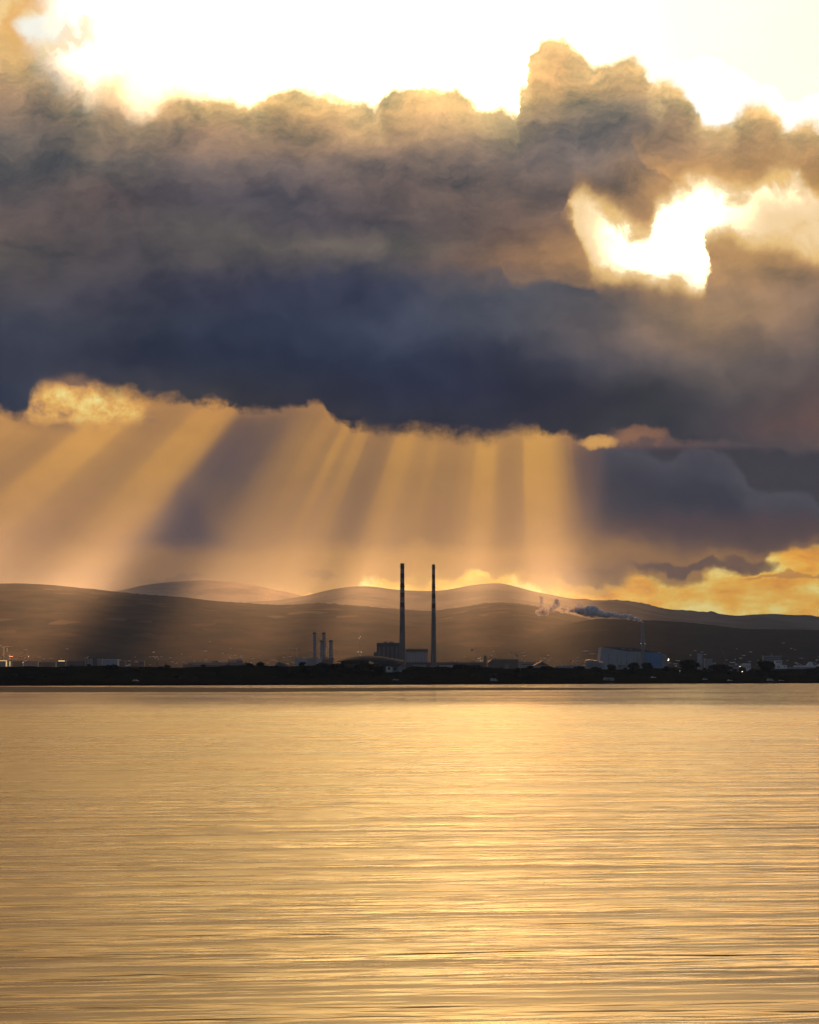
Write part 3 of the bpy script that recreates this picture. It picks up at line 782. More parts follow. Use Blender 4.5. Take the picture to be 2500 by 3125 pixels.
low_m = hill_material('suburban_foothill', (0.006, 0.006, 0.006), (0.016, 0.015, 0.013), (0.05, 0.047, 0.042), 0.012, 0.9, 0.005)
HILLS.append(make_hill('hills', RA1, 14000, 3200, haze_snow_m, [], 7, seed=1)[0])
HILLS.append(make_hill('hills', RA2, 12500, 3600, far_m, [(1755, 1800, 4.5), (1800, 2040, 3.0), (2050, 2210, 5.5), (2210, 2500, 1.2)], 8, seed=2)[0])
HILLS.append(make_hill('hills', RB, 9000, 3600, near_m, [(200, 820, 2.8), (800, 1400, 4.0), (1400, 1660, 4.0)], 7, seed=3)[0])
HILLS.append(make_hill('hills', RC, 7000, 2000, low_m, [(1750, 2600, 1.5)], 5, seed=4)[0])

# ------------------------------------------------------------------ haze
hm = bpy.data.materials.new('haze_air'); hm.use_nodes = True
ht = hm.node_tree; ht.nodes.clear()
pv = ht.nodes.new('ShaderNodeVolumePrincipled')
pv.inputs['Color'].default_value = (0.38, 0.49, 0.72, 1)
pv.inputs['Density'].default_value = 3.6e-5
pv.inputs['Anisotropy'].default_value = 0.30
oh = ht.nodes.new('ShaderNodeOutputMaterial'); ht.links.new(pv.outputs[0], oh.inputs['Volume'])
tag(MB().box(-9500, 9500, -500, 16900, -3, 640).build('haze', hm), kind='stuff')

# ==================================================================== THINGS
rnd = random.Random(7)
GZ = 2.2                                  # level of the flat industrial land


def zpx(py, D): return H0 + (2066 - py) / 7060 * D
def xpx(px, D): return (px - 1250) / 7060 * D


def ground_z(px, D):
    y0 = interp(shore, px)
    return dune_z(px, D) if D < y0 + 330 * 2.1 else GZ


# --- the two tall banded chimneys
def big_chimney(px, D, ytop, wtop, wbase, label):
    k_ = D / 7060
    x = xpx(px, D); t = thing('power_station_chimney', (x, D, GZ), label, 'chimney', 'tall chimneys of the old power station')
    H = zpx(ytop, D) - GZ
    rt, rb = wtop / 2 * k_, wbase / 2 * k_
    yb = [ytop, ytop + 16, ytop + 30, ytop + 44, ytop + 60, ytop + 74, ytop + 89, ytop + 103, ytop + 119, ytop + 133, ytop + 148]
    prof = []; mis = []
    hs = [0, 0.15 * H, 0.32 * H, 0.45 * H] + [zpx(y, D) - GZ for y in reversed(yb)]
    for i, h in enumerate(hs):
        s = h / H; r = rb + (rt - rb) * (s ** 0.72 if s > 0 else 0)
        if s > .62: r = max(rt, r)
        prof.append((r, h))
    for i in range(len(hs) - 1):
        if i < 4: mis.append(0)
        else: mis.append(2 if (i - 4) % 2 == 0 else 1)
    MB().lathe(prof, seg=32, mis=mis).build('shaft', ['concrete', 'red', 'bandwhite'], t, smooth=True)
    for y in (ytop + 10, ytop + 70, ytop + 135, ytop + 200, ytop + 265):
        h = zpx(y, D) - GZ; s = h / H
        r = rb + (rt - rb) * s ** 0.72 if s <= .62 else rt + 0.1
        mb = MB().lathe([(r + 0.05, h - .25), (r + 1.3, h - .25), (r + 1.3, h), (r + 0.05, h)], seg=24)
        for i in range(24):
            a_ = 2 * math.pi * i / 24; mb.tube(((r + 1.25) * math.cos(a_), (r + 1.25) * math.sin(a_), h), ((r + 1.25) * math.cos(a_), (r + 1.25) * math.sin(a_), h + 1.2), .06, seg=4)
        mb.lathe([(r + 1.22, h + 1.1), (r + 1.3, h + 1.1), (r + 1.3, h + 1.2), (r + 1.22, h + 1.2)], seg=24)
        mb.build('platform', 'darksteel', t)
    MB().lathe([(rt + .35, H - 1.2), (rt + .35, H + .3), (rt - .5, H + .3), (rt - .5, H - .8)], seg=32).build('rim', 'darksteel', t)
    mb = MB()
    mb.tube((rb * .0 - rb - .3, 0, 0), (-rt - .3, 0, H), .16, seg=4)
    mb.build('ladder', 'darksteel', t)
    return t

big_chimney(1228.2, 4130, 1720.5, 11.5, 21, 'thicker left chimney of the tall banded pair, rising behind the boiler house')
big_chimney(1323.6, 4158, 1723.5, 8.6, 19.5, 'slimmer right chimney of the tall banded pair, standing clear of the halls')


def flat_building(name, D, depth, blocks, label, cat, group=None, mats=None, parts=()):
    """blocks: (part name, px0, px1, ytop, ybase, material, y offset)"""
    px0 = min(b[1] for b in blocks); px1 = max(b[2] for b in blocks); xc = xpx((px0 + px1) / 2, D)
    t = thing(name, (xc, D, GZ), label, cat, group)
    for b in blocks:
        nm, a_, c_, yt, ybz, mt_, off = b[:7]; dp = b[7] if len(b) > 7 else depth
        z0 = 0 if ybz is None else zpx(ybz, D) - GZ
        MB().box(xpx(a_, D) - xc, xpx(c_, D) - xc, off, off + dp, z0, zpx(yt, D) - GZ).build(nm, mt_, t)
    return t

# --- boiler house and turbine hall
D = 4200
bh = flat_building('boiler_house', D, 45, [
    ('wall', 1150, 1221, 1963.5, None, 'darkclad', 0),
    ('lower_wing', 1141, 1149.8, 1991, None, 'darkclad', 2, 30),
    ('roof', 1149, 1222, 1961.8, 1963.5, 'roofgrey', -1, 47),
    ('roof_vent', 1172, 1181, 1958.6, 1961.8, 'darksteel', 8, 10),
    ('roof_vent', 1189, 1201, 1958.8, 1961.8, 'darksteel', 8, 10)],
    'tall dark windowless boiler house left of the thicker banded chimney', 'power plant')
xc = bh.location.x
for i in range(5):
    a_ = 1155 + i * 13
    MB().box(xpx(a_, D) - xc, xpx(a_ + 7, D) - xc, -.25, 0, zpx(2025, D) - GZ, zpx(1974, D) - GZ).build('wall_panel', 'slate', bh)
D = 4185
th = flat_building('turbine_hall', D, 40, [
    ('wall', 1238.5, 1305, 1988.5, 2022, 'greyclad', 0),
    ('parapet', 1238, 1306.5, 1981.5, 1988.5, 'darkclad', -1.2, 42),
    ('annex', 1238, 1316, 2022, None, 'darkclad', -4, 44)],
    'grey panelled turbine hall with dark parapet between the two banded chimneys', 'power plant')
xc = th.location.x
for i in range(7):
    a_ = 1241 + i * 9.2
    MB().box(xpx(a_, D) - xc, xpx(a_ + 8.2, D) - xc, -.3, 0, zpx(2019, D) - GZ, zpx(1992, D) - GZ).build('wall_panel', 'paleclad', th)
for a_, w_, h_ in ((1244, 3, 2), (1250, 3, 2.6), (1256, 2, 2), (1263, 4, 2.2), (1268, 2, 2), (1275, 3, 2.6), (1280, 4, 2.2), (1295, 2, 2)):
    MB().box(xpx(a_, D) - xc, xpx(a_ + w_, D) - xc, 12, 16, zpx(1981.5, D) - GZ, zpx(1981.5 - h_, D) - GZ).build('roof_vent', 'darksteel', th)
# low structures to the right of the halls
flat_building('low_shed', 4120, 25, [('wall', 1262, 1300, 2030, None, 'greyclad', 0), ('roof', 1261, 1301, 2028.5, 2030, 'roofgrey', -1, 27)], 'low grey shed at the foot of the turbine hall', 'shed')
flat_building('long_warehouse', 4300, 40, [('wall', 1333, 1476, 2023, None, 'darkclad', 0), ('roof', 1332, 1477, 2021, 2023, 'roofgrey', -1, 42), ('wall_panel', 1340, 1400, 2031, 2037, 'paleclad', -.4, .4), ('roof_hatch', 1375, 1400, 2019.5, 2021, 'slate', 5, 10), ('roof_hatch', 1437, 1446, 2019, 2021, 'slate', 5, 10)], 'long low dark warehouse behind the scrub right of the slimmer banded chimney', 'warehouse')
flat_building('pump_house', 4080, 12, [('wall', 1312, 1334, 2031, None, 'greyclad', 0), ('roof', 1311, 1335, 2029.5, 2031, 'slate', -.5, 13)], 'small pale pump house at the foot of the slimmer banded chimney', 'shed')

# --- gas fired plant with four stacks
D = 4400
gp = flat_building('gas_power_plant', D, 50, [
    ('wall', 901, 938, 2009.5, None, 'paleclad', 0),
    ('wall', 938, 966, 2009, None, 'greyclad', 1),
    ('wall', 966, 984, 2010.5, None, 'paleclad', 0),
    ('lower_wing', 984, 1018, 2013, None, 'darkclad', 2, 40),
    ('roof_plant', 950, 974, 2005.5, 2009, 'steel', 20, 15),
    ('roof_plant', 976, 1002, 2006, 2013, 'steel', 20, 15),
    ('roof_vent', 960, 963, 2003, 2006, 'darksteel', 14, 4),
    ('roof_vent', 1003, 1020, 2009, 2013, 'darksteel', 8, 20)],
    'pale blue grey plant building under the four silver exhaust stacks', 'power plant')
xc = gp.location.x
MB().tube((xpx(942, D) - xc, 5, zpx(2009.5, D) - GZ), (xpx(942, D) - xc, 5, zpx(2003, D) - GZ), .35, seg=8).build('vent_pipe', 'darksteel', gp)
mb = MB(); x_ = xpx(1020.5, D) - xc; mb.tube((x_, 6, 0), (x_, 6, zpx(2012, D) - GZ), .5, seg=8); mb.tube((x_, 6, zpx(2012, D) - GZ), (x_ - 3, 6, zpx(2010.8, D) - GZ), .5, seg=8)
mb.build('duct', 'steel', gp)
for px, yt, w_, lab, off in ((960.3, 1931, 9.4, 'leftmost of the four silver stacks, one of the two tall ones', 16), (988.6, 1931, 9.6, 'tall silver stack partly behind a shorter one, second tall of the four', 34), (982.0, 1954.5, 11, 'short silver stack overlapping a taller one, left of the two short ones', 14), (1010.2, 1954.5, 11, 'rightmost of the four silver stacks, short and standing alone', 16)):
    Dk = D + off; x = xpx(px, Dk); r = (w_ / 2 - .4) * Dk / 7060; H = zpx(yt, Dk) - GZ
    t = thing('exhaust_stack', (x, Dk, GZ), lab, 'chimney', 'four silver stacks of the gas plant')
    MB().lathe([(r, 0), (r, H - .5)], seg=24).build('shaft', 'steel', t, smooth=True)
    for i in range(9):
        h = H * (0.30 + i * 0.075); MB().lathe([(r + .02, h), (r + .22, h), (r + .22, h + .35), (r + .02, h + .35)], seg=20).build('stiffener_ring', 'darksteel', t)
    MB().lathe([(r + .02, H - 3.2), (r + .75, H - 3.2), (r + .75, H - .2), (r - .3, H - .2), (r - .3, H + .2)], seg=24).build('cap', 'darksteel', t)
    MB().box(r, r + .7, -.4, .4, 0, H - 3).build('ladder', 'darksteel', t)

# --- lattice radio mast with lamps
D = 4350; x = xpx(1098, D); H = zpx(1927, D) - GZ
t = thing('radio_mast', (x, D, GZ), 'slim lattice mast with small lamps behind the curved roof', 'mast')
mb = MB()
for sx, sy in ((1, 1), (-1, 1), (-1, -1), (1, -1)):
    mb.tube((sx * 2.6, sy * 2.6, 0), (sx * .45, sy * .45, H * .86), .22, .14, seg=5)
n = 16
for i in range(n):
    z0, z1 = H * .86 * i / n, H * .86 * (i + 1) / n
    w0, w1 = 2.6 - 2.15 * i / n, 2.6 - 2.15 * (i + 1) / n
    for a_, b_ in (((1, 1), (-1, 1)), ((-1, 1), (-1, -1)), ((-1, -1), (1, -1)), ((1, -1), (1, 1))):
        mb.tube((a_[0] * w0, a_[1] * w0, z0), (b_[0] * w1, b_[1] * w1, z1), .1, seg=4)
        mb.tube((a_[0] * w1, a_[1] * w1, z1), (b_[0] * w1, b_[1] * w1, z1), .1, seg=4)
mb.build('lattice', 'steel', t)
MB().tube((0, 0, H * .86), (0, 0, H), .18, .08, seg=6).build('aerial', 'steel', t)
for hx, hy in ((-1.3, 1948), (1.6, 1944), (-3.0, 1990), (2.9, 1991), (1.2, 2000)):
    z_ = zpx(hy, D) - GZ
    mb = MB().tube((hx * .5, 0, z_), (hx, -.4, z_), .1, seg=5); mb.build('lamp_bracket', 'steel', t)
    MB().lathe([(.1, z_ - .3), (.32, z_), (.1, z_ + .3)], cx=hx, cy=-.4, seg=8).build('lamp', 'lamp', t)

# --- the clubhouse with the curved roof
D = 1760
ch = thing('clubhouse', (xpx(1130, D), D, 8.0), 'low clubhouse under a long wave shaped roof among the dune scrub', 'building')
xc = ch.location.x; zb = 8.0
ridge_c = [(1028, 2017.5), (1045, 2012), (1065, 2007), (1085, 2003), (1105, 2001), (1125, 2001), (1150, 2002.5), (1170, 2004.5), (1190, 2008), (1210, 2012), (1225, 2014.5), (1233, 2015)]
eave_c = [(1028, 2018.5), (1045, 2016.8), (1065, 2015), (1090, 2014), (1110, 2014.5), (1130, 2017.5), (1150, 2023), (1170, 2028.5), (1190, 2032), (1205, 2033), (1218, 2030), (1227, 2023), (1233, 2016.5)]
mb = MB(); nu, nv = 60, 10
for side in (0, 1):
    for i in range(nu + 1):
        px = 1028 + 205 * i / nu
        zr, ze = zpx(smooth_interp(ridge_c, px), D + 16), zpx(smooth_interp(eave_c, px), D)
        for j in range(nv + 1):
            s = j / nv
            z = ze + (zr - ze) * math.sin(s * math.pi / 2) ** 0.9
            Dk = 16 * s
            mb.v.append((xpx(px, D + Dk) - xc, Dk, z - zb - (0.55 if side else 0)))
N_ = (nu + 1) * (nv + 1)
for i in range(nu):
    for j in range(nv):
        a_ = i * (nv + 1) + j
        mb.face([a_, a_ + nv + 1, a_ + nv + 2, a_ + 1]); mb.face([N_ + a_, N_ + a_ + 1, N_ + a_ + nv + 2, N_ + a_ + nv + 1], 1)
for i in range(nu):
    a_ = i * (nv + 1); mb.face([a_, N_ + a_, N_ + a_ + nv + 1, a_ + nv + 1], 1)
    a_ = i * (nv + 1) + nv; mb.face([a_, a_ + nv + 1, N_ + a_ + nv + 1, N_ + a_], 1)
for j in range(nv):
    mb.face([j, j + 1, N_ + j + 1, N_ + j], 1); a_ = nu * (nv + 1) + j; mb.face([a_ + 1, a_, N_ + a_, N_ + a_ + 1], 1)
clubroof = material('standing_seam_roof', (0.045, 0.047, 0.052), 0.8, 0.1, 0.3)
mb.build('roof', [clubroof, M['timber']], ch, smooth=False)
def wallbox(a_, c_, yt, ybz, off, dp, mt_, nm='wall'):
    MB().box(xpx(a_, D) - xc, xpx(c_, D) - xc, off, off + dp, zpx(ybz, D) - zb, zpx(yt, D) - zb).build(nm, mt_, ch)
wallbox(1040, 1126, 2016.5, 2056, 3, 11, 'timber')
wallbox(1126.3, 1160, 2027, 2056, 3, 11, 'timber')
wallbox(1160.3, 1177.5, 2031, 2056, 2.6, 10, 'timber')
wallbox(1178, 1198, 2033.5, 2051.5, 1.5, 11, 'white')
wallbox(1198.3, 1214, 2034, 2051.5, 3, 9, 'greyclad')
wallbox(1214.3, 1226, 2031, 2051, 2, 9, 'paleclad')
wallbox(1184.5, 1191.5, 2037, 2044, 1.42, .1, 'glass', 'window')
for i in range(9):
    wallbox(1044 + i * 9, 1050 + i * 9, 2021.5, 2027, 2.9, .12, 'glass', 'window')
wallbox(1202, 1209, 2037, 2046, 2.9, .12, 'glass', 'window')


# --- cranes
def tower_crane(name, px, D, ytop, yjib, xl, xr, ybase, label, cat='crane', mat='yellow', w=1.8, r=.16):
    x = xpx(px, D); t = thing(name, (x, D, GZ), label, cat)
    zj = zpx(yjib, D) - GZ; zt = zpx(ytop, D) - GZ
    MB().lattice((0, 0, 0), (0, 0, zj - 1.5), w, max(6, int(zj / 2.5)), r).build('mast', mat, t)
    L_, R_x = xpx(xl, D) - x, xpx(xr, D) - x
    s = 1 if R_x > -L_ else -1
    long_, short_ = (R_x, L_) if s > 0 else (L_, R_x)
    MB().lattice((s * .9, 0, zj), (long_, 0, zj + abs(long_) * .02), 1.3, max(6, int(abs(long_) / 2)), r * .8).build('jib', mat, t)
    MB().lattice((-s * .9, 0, zj), (short_, 0, zj), 1.2, 4, r * .8).build('counter_jib', mat, t)
    MB().box(short_ - (0 if s < 0 else 0), short_ + s * 3, -.9, .9, zj - 3.2, zj - .2).build('counterweight', 'darksteel', t)
    MB().lattice((0, 0, zj - .6), (0, 0, zt), 1.0, 4, r * .8).build('apex', mat, t)
    MB().box(s * .4, s * 2.4, -1.9, -.6, zj - 3.0, zj - .8).build('cab', 'white', t)
    mb = MB(); mb.tube((0, 0, zt), (long_ * .62, 0, zj + .8), .07, seg=4); mb.tube((0, 0, zt), (short_, 0, zj + .6), .07, seg=4)
    mb.build('tie_rod', 'darksteel', t)
    return t

tower_crane('tower_crane', 1451, 4500, 1972, 1981.5, 1438, 1506, 2030, 'orange tower crane with long jib pointing right, between the chimneys and the dark shed')
tower_crane('tower_crane', 1747, 4700, 2012, 2015, 1739, 1759, 2030, 'tiny distant tower crane left of the pale sheds', w=1.6)
tower_crane('tower_crane', 1575, 4600, 1995, 1999, 1568, 1580, 2015, 'short stubby crane above the right end of the dark sloping shed', w=2.4, r=.24, mat='steel')
tower_crane('tower_crane', 14, 5600, 1972, 1975, -12, 26, 2030, 'hazy tall crane at the far left edge above the lit building', w=2.0, r=.22, mat='paleclad')
tower_crane('tower_crane', 24, 5900, 1971, 1974, 14, 38, 2030, 'second hazy crane just right of the one at the far left edge', w=2.0, r=.22, mat='paleclad')
tower_crane('tower_crane', 907, 5600, 1976, 1979, 880, 916, 2030, 'faint hazy crane far behind, left of the four silver stacks', w=1.6, r=.16, mat='paleclad')


def luffing_crane(px, D, base_y, tip_px, tip_y, label, mat='yellow', w=1.6, r=.16):
    x = xpx(px, D); t = thing('luffing_crane', (x, D, GZ), label, 'crane')
    zb_ = max(1.5, zpx(base_y, D) - GZ)
    MB().lattice((0, 0, 0), (0, 0, zb_), w * 1.2, max(4, int(zb_ / 3)), r).build('mast', mat, t)
    tx, tz = xpx(tip_px, D) - x, zpx(tip_y, D) - GZ
    MB().lattice((0, 0, zb_), (tx, 0, tz), w, 9, r).build('boom', mat, t)
    MB().box(-1.6 if tx > 0 else -.6, .6 if tx > 0 else 1.6, -1.2, 1.2, zb_ - .4, zb_ + 2.2).build('cab', 'darksteel', t)
    mb = MB().tube((tx, 0, tz), (tx, 0, tz - 4), .07, seg=4); mb.build('hoist_rope', 'darksteel', t)
    return t

luffing_crane(1513, 4550, 2013, 1520, 1994, 'slender crane leaning right over the left part of the dark sloping shed')
luffing_crane(1494, 4550, 2014, 1489, 2002, 'small crane leaning left beside the stubby brick chimney')
luffing_crane(1594, 4550, 2021, 1590, 2011, 'small crane leaning left beyond the right end of the dark sloping shed')
luffing_crane(2210, 5000, 2005, 2197, 1972, 'tall dock crane leaning left behind the round trees, right of the silo', 'darksteel', 2.4, .3)
luffing_crane(2453, 5000, 2003, 2445, 1975, 'tall dock crane leaning left above the ship near the right edge', 'darksteel', 2.4, .3)

# --- stubby chimney and dark shed with sloping left shoulder
D = 4350
t = thing('brick_chimney', (xpx(1480.5, D), D, GZ), 'short dark square chimney left of the dark sloping shed', 'chimney')
H = zpx(2001, D) - GZ
MB().box(-2.5, 2.5, 0, 5, 0, H - 1).build('shaft', 'darkclad', t); MB().box(-2.8, 2.8, -.3, 5.3, H - 1, H).build('cap', 'slate', t)
D = 4250; xc = xpx(1537, D)
t = thing('sloping_shed', (xc, D, GZ), 'large dark shed with a sloping left shoulder and small rooflight', 'warehouse')
P2 = lambda lst: [(xpx(a_, D) - xc, zpx(b_, D) - GZ) for a_, b_ in lst]
MB().prism(P2([(1490, 2050), (1582, 2050), (1582, 2013), (1502, 2013), (1498, 2015), (1490, 2021)]), 0, 45).build('wall', 'darkclad', t)
MB().prism(P2([(1502, 2013), (1582.5, 2013), (1582.5, 2011.8), (1501.5, 2011.8)]), -1, 46).build('roof', 'roofgrey', t)
MB().prism(P2([(1565, 2018), (1572, 2018), (1572, 2016.4), (1565, 2016.4)]), -.3, 0).build('rooflight', 'glass', t)
MB().prism(P2([(1540, 2050), (1552, 2050), (1552, 2028), (1540, 2028)]), -.25, 0).build('door', 'slate', t)
flat_building('low_block', 4220, 30, [('wall', 1583, 1633, 2022, None, 'greyclad', 0), ('roof', 1582.5, 1634, 2020.5, 2022, 'slate', -.5, 31), ('window', 1590, 1628, 2027, 2029, 'glass', -.2, .2)], 'long low grey block between the dark sloping shed and the gabled shed', 'building')
D = 4150; xc = xpx(1652, D)
t = thing('gabled_shed', (xc, D, GZ), 'shed with a dark pointed gable roof behind the trees', 'shed')
MB().prism(P2([(1630, 2050), (1674, 2050), (1674, 2031), (1630, 2031)]), 0, 25).build('wall', 'greyclad', t)
MB().prism(P2([(1628, 2031), (1676, 2031), (1672, 2029), (1653, 2018.5), (1632, 2029)]), -.6, 26).build('roof', 'slate', t)
for (a_, c_, yt, lab) in ((1716, 1777, 2032, 'low pale roofed shed left of the tank farm'), (1695, 1716, 2034, 'tiny shed among the trees left of the pale roofed shed')):
    D = 3900; flat_building('low_shed', D, 20, [('wall', a_, c_, yt + 2, None, 'greyclad', 0), ('roof', a_ - 1, c_ + 1, yt - 1.0, yt + 2, 'paleclad', -.5, 21)], lab, 'shed')

# --- waste-to-energy plant: faceted grey body, blue wing, twin flues
D = 4300; xc = xpx(1930, D)
P2 = lambda lst: [(xpx(a_, D) - xc, zpx(b_, D) - GZ) for a_, b_ in lst]
t = thing('waste_to_energy_plant', (xc, D, GZ), 'big faceted pale grey plant with a bright blue wing, below the smoking flue', 'power plant')
MB().prism(P2([(1826, 2055), (1965, 2055), (1965, 1990), (1945, 1989), (1915, 1988), (1888, 1984), (1860, 1979.5), (1834.5, 1976)]), 0, 60).build('wall', 'paleclad', t)
MB().prism(P2([(1834.5, 1976), (1860, 1979.5), (1888, 1984), (1915, 1988), (1945, 1989), (1962, 1990), (2018, 1994), (2000, 1990), (1975, 1985), (1960, 1981.5), (1935, 1977), (1900, 1976), (1860, 1975)][::1]), 6, 66).build('roof', 'darkclad', t)
MB().prism(P2([(1965.3, 2055), (2018, 2055), (2018.5, 1994), (1990, 1992), (1965.3, 1990.4)]), -2, 52).build('blue_wing', 'blueclad', t)
MB().prism(P2([(2018.7, 2055), (2041, 2055), (2035, 2003), (2030, 1998), (2018.9, 1994.6)]), 1, 50).build('end_wall', 'greyclad', t)
for a_, b_ in ((1898, 1979.0), (1920, 1981.5), (2008, 1991.5)):
    MB().box(xpx(a_, D) - xc, xpx(a_ + 8, D) - xc, 2, 5.8, zpx(b_ + 1.6, D) - GZ, zpx(b_, D) - GZ).build('roof_plant', 'paleclad', t)
for a_ in (1856, 1882, 1912, 1945):
    MB().box(xpx(a_, D) - xc, xpx(a_ + .8, D) - xc, -.2, 0, 0, zpx(1995, D) - GZ).build('panel_joint', 'darkclad', t)
for a_ in (1893.5, 1908.5):
    MB().tube((xpx(a_, D) - xc, -9, 0), (xpx(a_, D) - xc, -9, zpx(2014, D) - GZ), .35, seg=8).build('vent_pipe', 'darksteel', t)
ft = thing('twin_flue_stack', (xpx(1961.2, D - 15), D - 15, GZ), 'twin silver flue stack with smoke leaving its top, before the blue wing', 'chimney')
Dk = D - 15; H = zpx(1903, Dk) - GZ
for s_ in (-1, 1):
    MB().lathe([(1.5, 0), (1.5, H)], cx=s_ * 1.75, seg=20).build('flue', 'steel', ft, smooth=True)
    for i in range(10): MB().lathe([(1.52, H * (.08 + i * .095)), (1.68, H * (.08 + i * .095)), (1.68, H * (.08 + i * .095) + .3), (1.52, H * (.08 + i * .095) + .3)], cx=s_ * 1.75, seg=16).build('stiffener_ring', 'darksteel', ft)
    MB().lathe([(1.35, H), (1.65, H), (1.65, H + .6), (1.35, H + .6)], cx=s_ * 1.75, seg=20).build('rim', 'darksteel', ft)
MB().box(-3.6, 3.6, -2.2, 2.2, zpx(1966, Dk) - GZ, zpx(1965.3, Dk) - GZ).build('platform', 'darksteel', ft)
for s_ in (-1, 1):
    MB().lathe([(.1, -.3), (.35, 0), (.1, .3)], seg=8).build('lamp', 'lamp', ft, loc=(s_ * 3.9, -2.4, zpx(1964.5, Dk) - GZ))

# --- tank farm and sheds left of the plant
D = 4100
for px, r, yt, lab in ((1797, 11, 2015.5, 'wide grey storage tank left of the waste plant'), (1816, 10, 2017, 'grey storage tank nearest the left wall of the waste plant'), (1833, 9, 2022, 'lower storage tank before the left corner of the waste plant')):
    x = xpx(px, D); rr = r * D / 7060; H = zpx(yt, D) - GZ
    t = thing('storage_tank', (x, D, GZ), lab, 'tank', 'storage tanks')
    MB().lathe([(rr, 0), (rr, H)], seg=28).build('shell', 'greyclad', t, smooth=True)
    MB().lathe([(rr + .15, H), (rr * .6, H + .9), (.2, H + 1.2)], seg=28).build('roof', 'paleclad', t)
    MB().box(rr, rr + .6, -.4, .4, 0, H).build('ladder', 'darksteel', t)
D = 3300
flat_building('site_cabin', D, 8, [('wall', 1884, 1912, 2029, None, 'greyclad', 0), ('roof', 1883, 1913, 2027.5, 2029, 'paleclad', -.3, 8.6), ('window', 1888, 1893, 2031, 2034, 'glass', -.1, .1)], 'pale cabin half hidden by the trees left of the blue wing', 'cabin')
D = 1830; xc = xpx(1858, D)
t = thing('dune_hut', (xc, D, ground_z(1858, D) - .4), 'small round backed pale hut in the scrub left of the blue wing', 'hut')
mb = MB().prism([(-4.2, 0), (4.2, 0), (4.2, 1.3), (3.0, 2.4), (-2.6, 2.5), (-4.2, 1.6)], 0, 5); mb.build('wall', 'greyclad', t)
MB().box(-.8, .2, -.06, 0, 0, 1.7).build('door', 'slate', t); MB().prism([(-4.4, 1.62), (-2.7, 2.52), (3.1, 2.42), (4.4, 1.3), (4.4, 1.45), (3.1, 2.62), (-2.7, 2.72), (-4.4, 1.8)], -.2, 5.2).build('roof', 'paleclad', t)

# --- silo with spire, block beside it
D = 4700
x = xpx(2136, D); t = thing('grain_silo', (x, D, GZ), 'tall pale blue grey silo tower with a headhouse, right of the big round tree', 'silo')
H = zpx(1996, D) - GZ
for s_ in (-1, 0, 1): MB().lathe([(1.95, 0), (1.95, H)], cx=s_ * 3.7, seg=16).build('cell', 'paleclad', t, smooth=True)
MB().box(-5.8, 5.8, -1.8, 2.2, H, H + 1.2).build('headhouse', 'greyclad', t); MB().box(-2.6, 1.0, -1.2, 1.2, H + 1.2, H + 3.4).build('roof_plant', 'darksteel', t)
t = thing('elevator_tower', (xpx(2144.5, D - 6), D - 6, GZ), 'thin dark pointed tower against the right side of the silo', 'tower')
H = zpx(1994, D) - GZ
MB().box(-1.2, 1.2, -1.2, 1.2, 0, H).build('shaft', 'darkclad', t); MB().lathe([(1.4, H), (.15, H + 5)], seg=4).build('spire', 'darksteel', t)
flat_building('grain_store', 4650, 18, [('wall', 2150, 2173, 2012.5, None, 'greyclad', 0), ('roof', 2149.5, 2173.5, 2011, 2012.5, 'paleclad', -.4, 19), ('door', 2158, 2163, 2030, 2052, 'slate', -.2, .2)], 'plain grey block right of the silo', 'building')

# --- houses and blocks on the right
def windows(t, x0, x1, z0, z1, nx_, nz_, yoff, mat='glass', wf=.5, hf=.5):
    for i in range(nx_):
        for j in range(nz_):
            cx_ = x0 + (x1 - x0) * (i + .5) / nx_; cz_ = z0 + (z1 - z0) * (j + .5) / nz_
            ww, hh = (x1 - x0) / nx_ * wf / 2, (z1 - z0) / nz_ * hf / 2
            MB().box(cx_ - ww, cx_ + ww, yoff - .08, yoff + .02, cz_ - hh, cz_ + hh).build('window', mat, t)

D = 4500
t = flat_building('white_house', D, 14, [('wall', 2261, 2290, 2027, None, 'white', 0), ('upper_storey', 2266, 2290, 2024.5, 2027, 'white', .5, 12), ('chimney', 2258.5, 2261, 2025, 2038, 'greyclad', 3, 3), ('roof', 2265, 2291, 2023.5, 2024.5, 'slate', 0, 13)], 'white flat roofed house between two round trees, lamp at its left', 'house')
windows(t, xpx(2263, D) - t.location.x, xpx(2288, D) - t.location.x, zpx(2041, D) - GZ, zpx(2030, D) - GZ, 4, 2, 0)
flat_building('grey_warehouse', 4600, 20, [('wall', 2226, 2254, 2030, None, 'greyclad', 0), ('roof', 2225, 2255, 2028, 2030, 'slate', -.4, 21), ('window', 2230, 2250, 2033, 2035, 'glass', -.1, .1)], 'grey warehouse left of the white flat roofed house', 'warehouse')
D = 5000
t = flat_building('white_office_block', D, 16, [('wall', 2328, 2382, 2003, None, 'greyclad', 0), ('parapet', 2327.5, 2382.5, 2001.8, 2003, 'paleclad', -.4, 17), ('roof_plant', 2352, 2357, 1996, 2001.8, 'steel', 5, 4)], 'pale office block with rows of windows above the rightmost round tree', 'office')
windows(t, xpx(2330, D) - t.location.x, xpx(2380, D) - t.location.x, zpx(2034, D) - GZ, zpx(2004, D) - GZ, 12, 5, 0)
MB().tube((xpx(2354, D) - t.location.x, 7, zpx(1996, D) - GZ), (xpx(2354, D) - t.location.x, 7, zpx(1991, D) - GZ), .25, seg=6).build('aerial', 'steel', t)

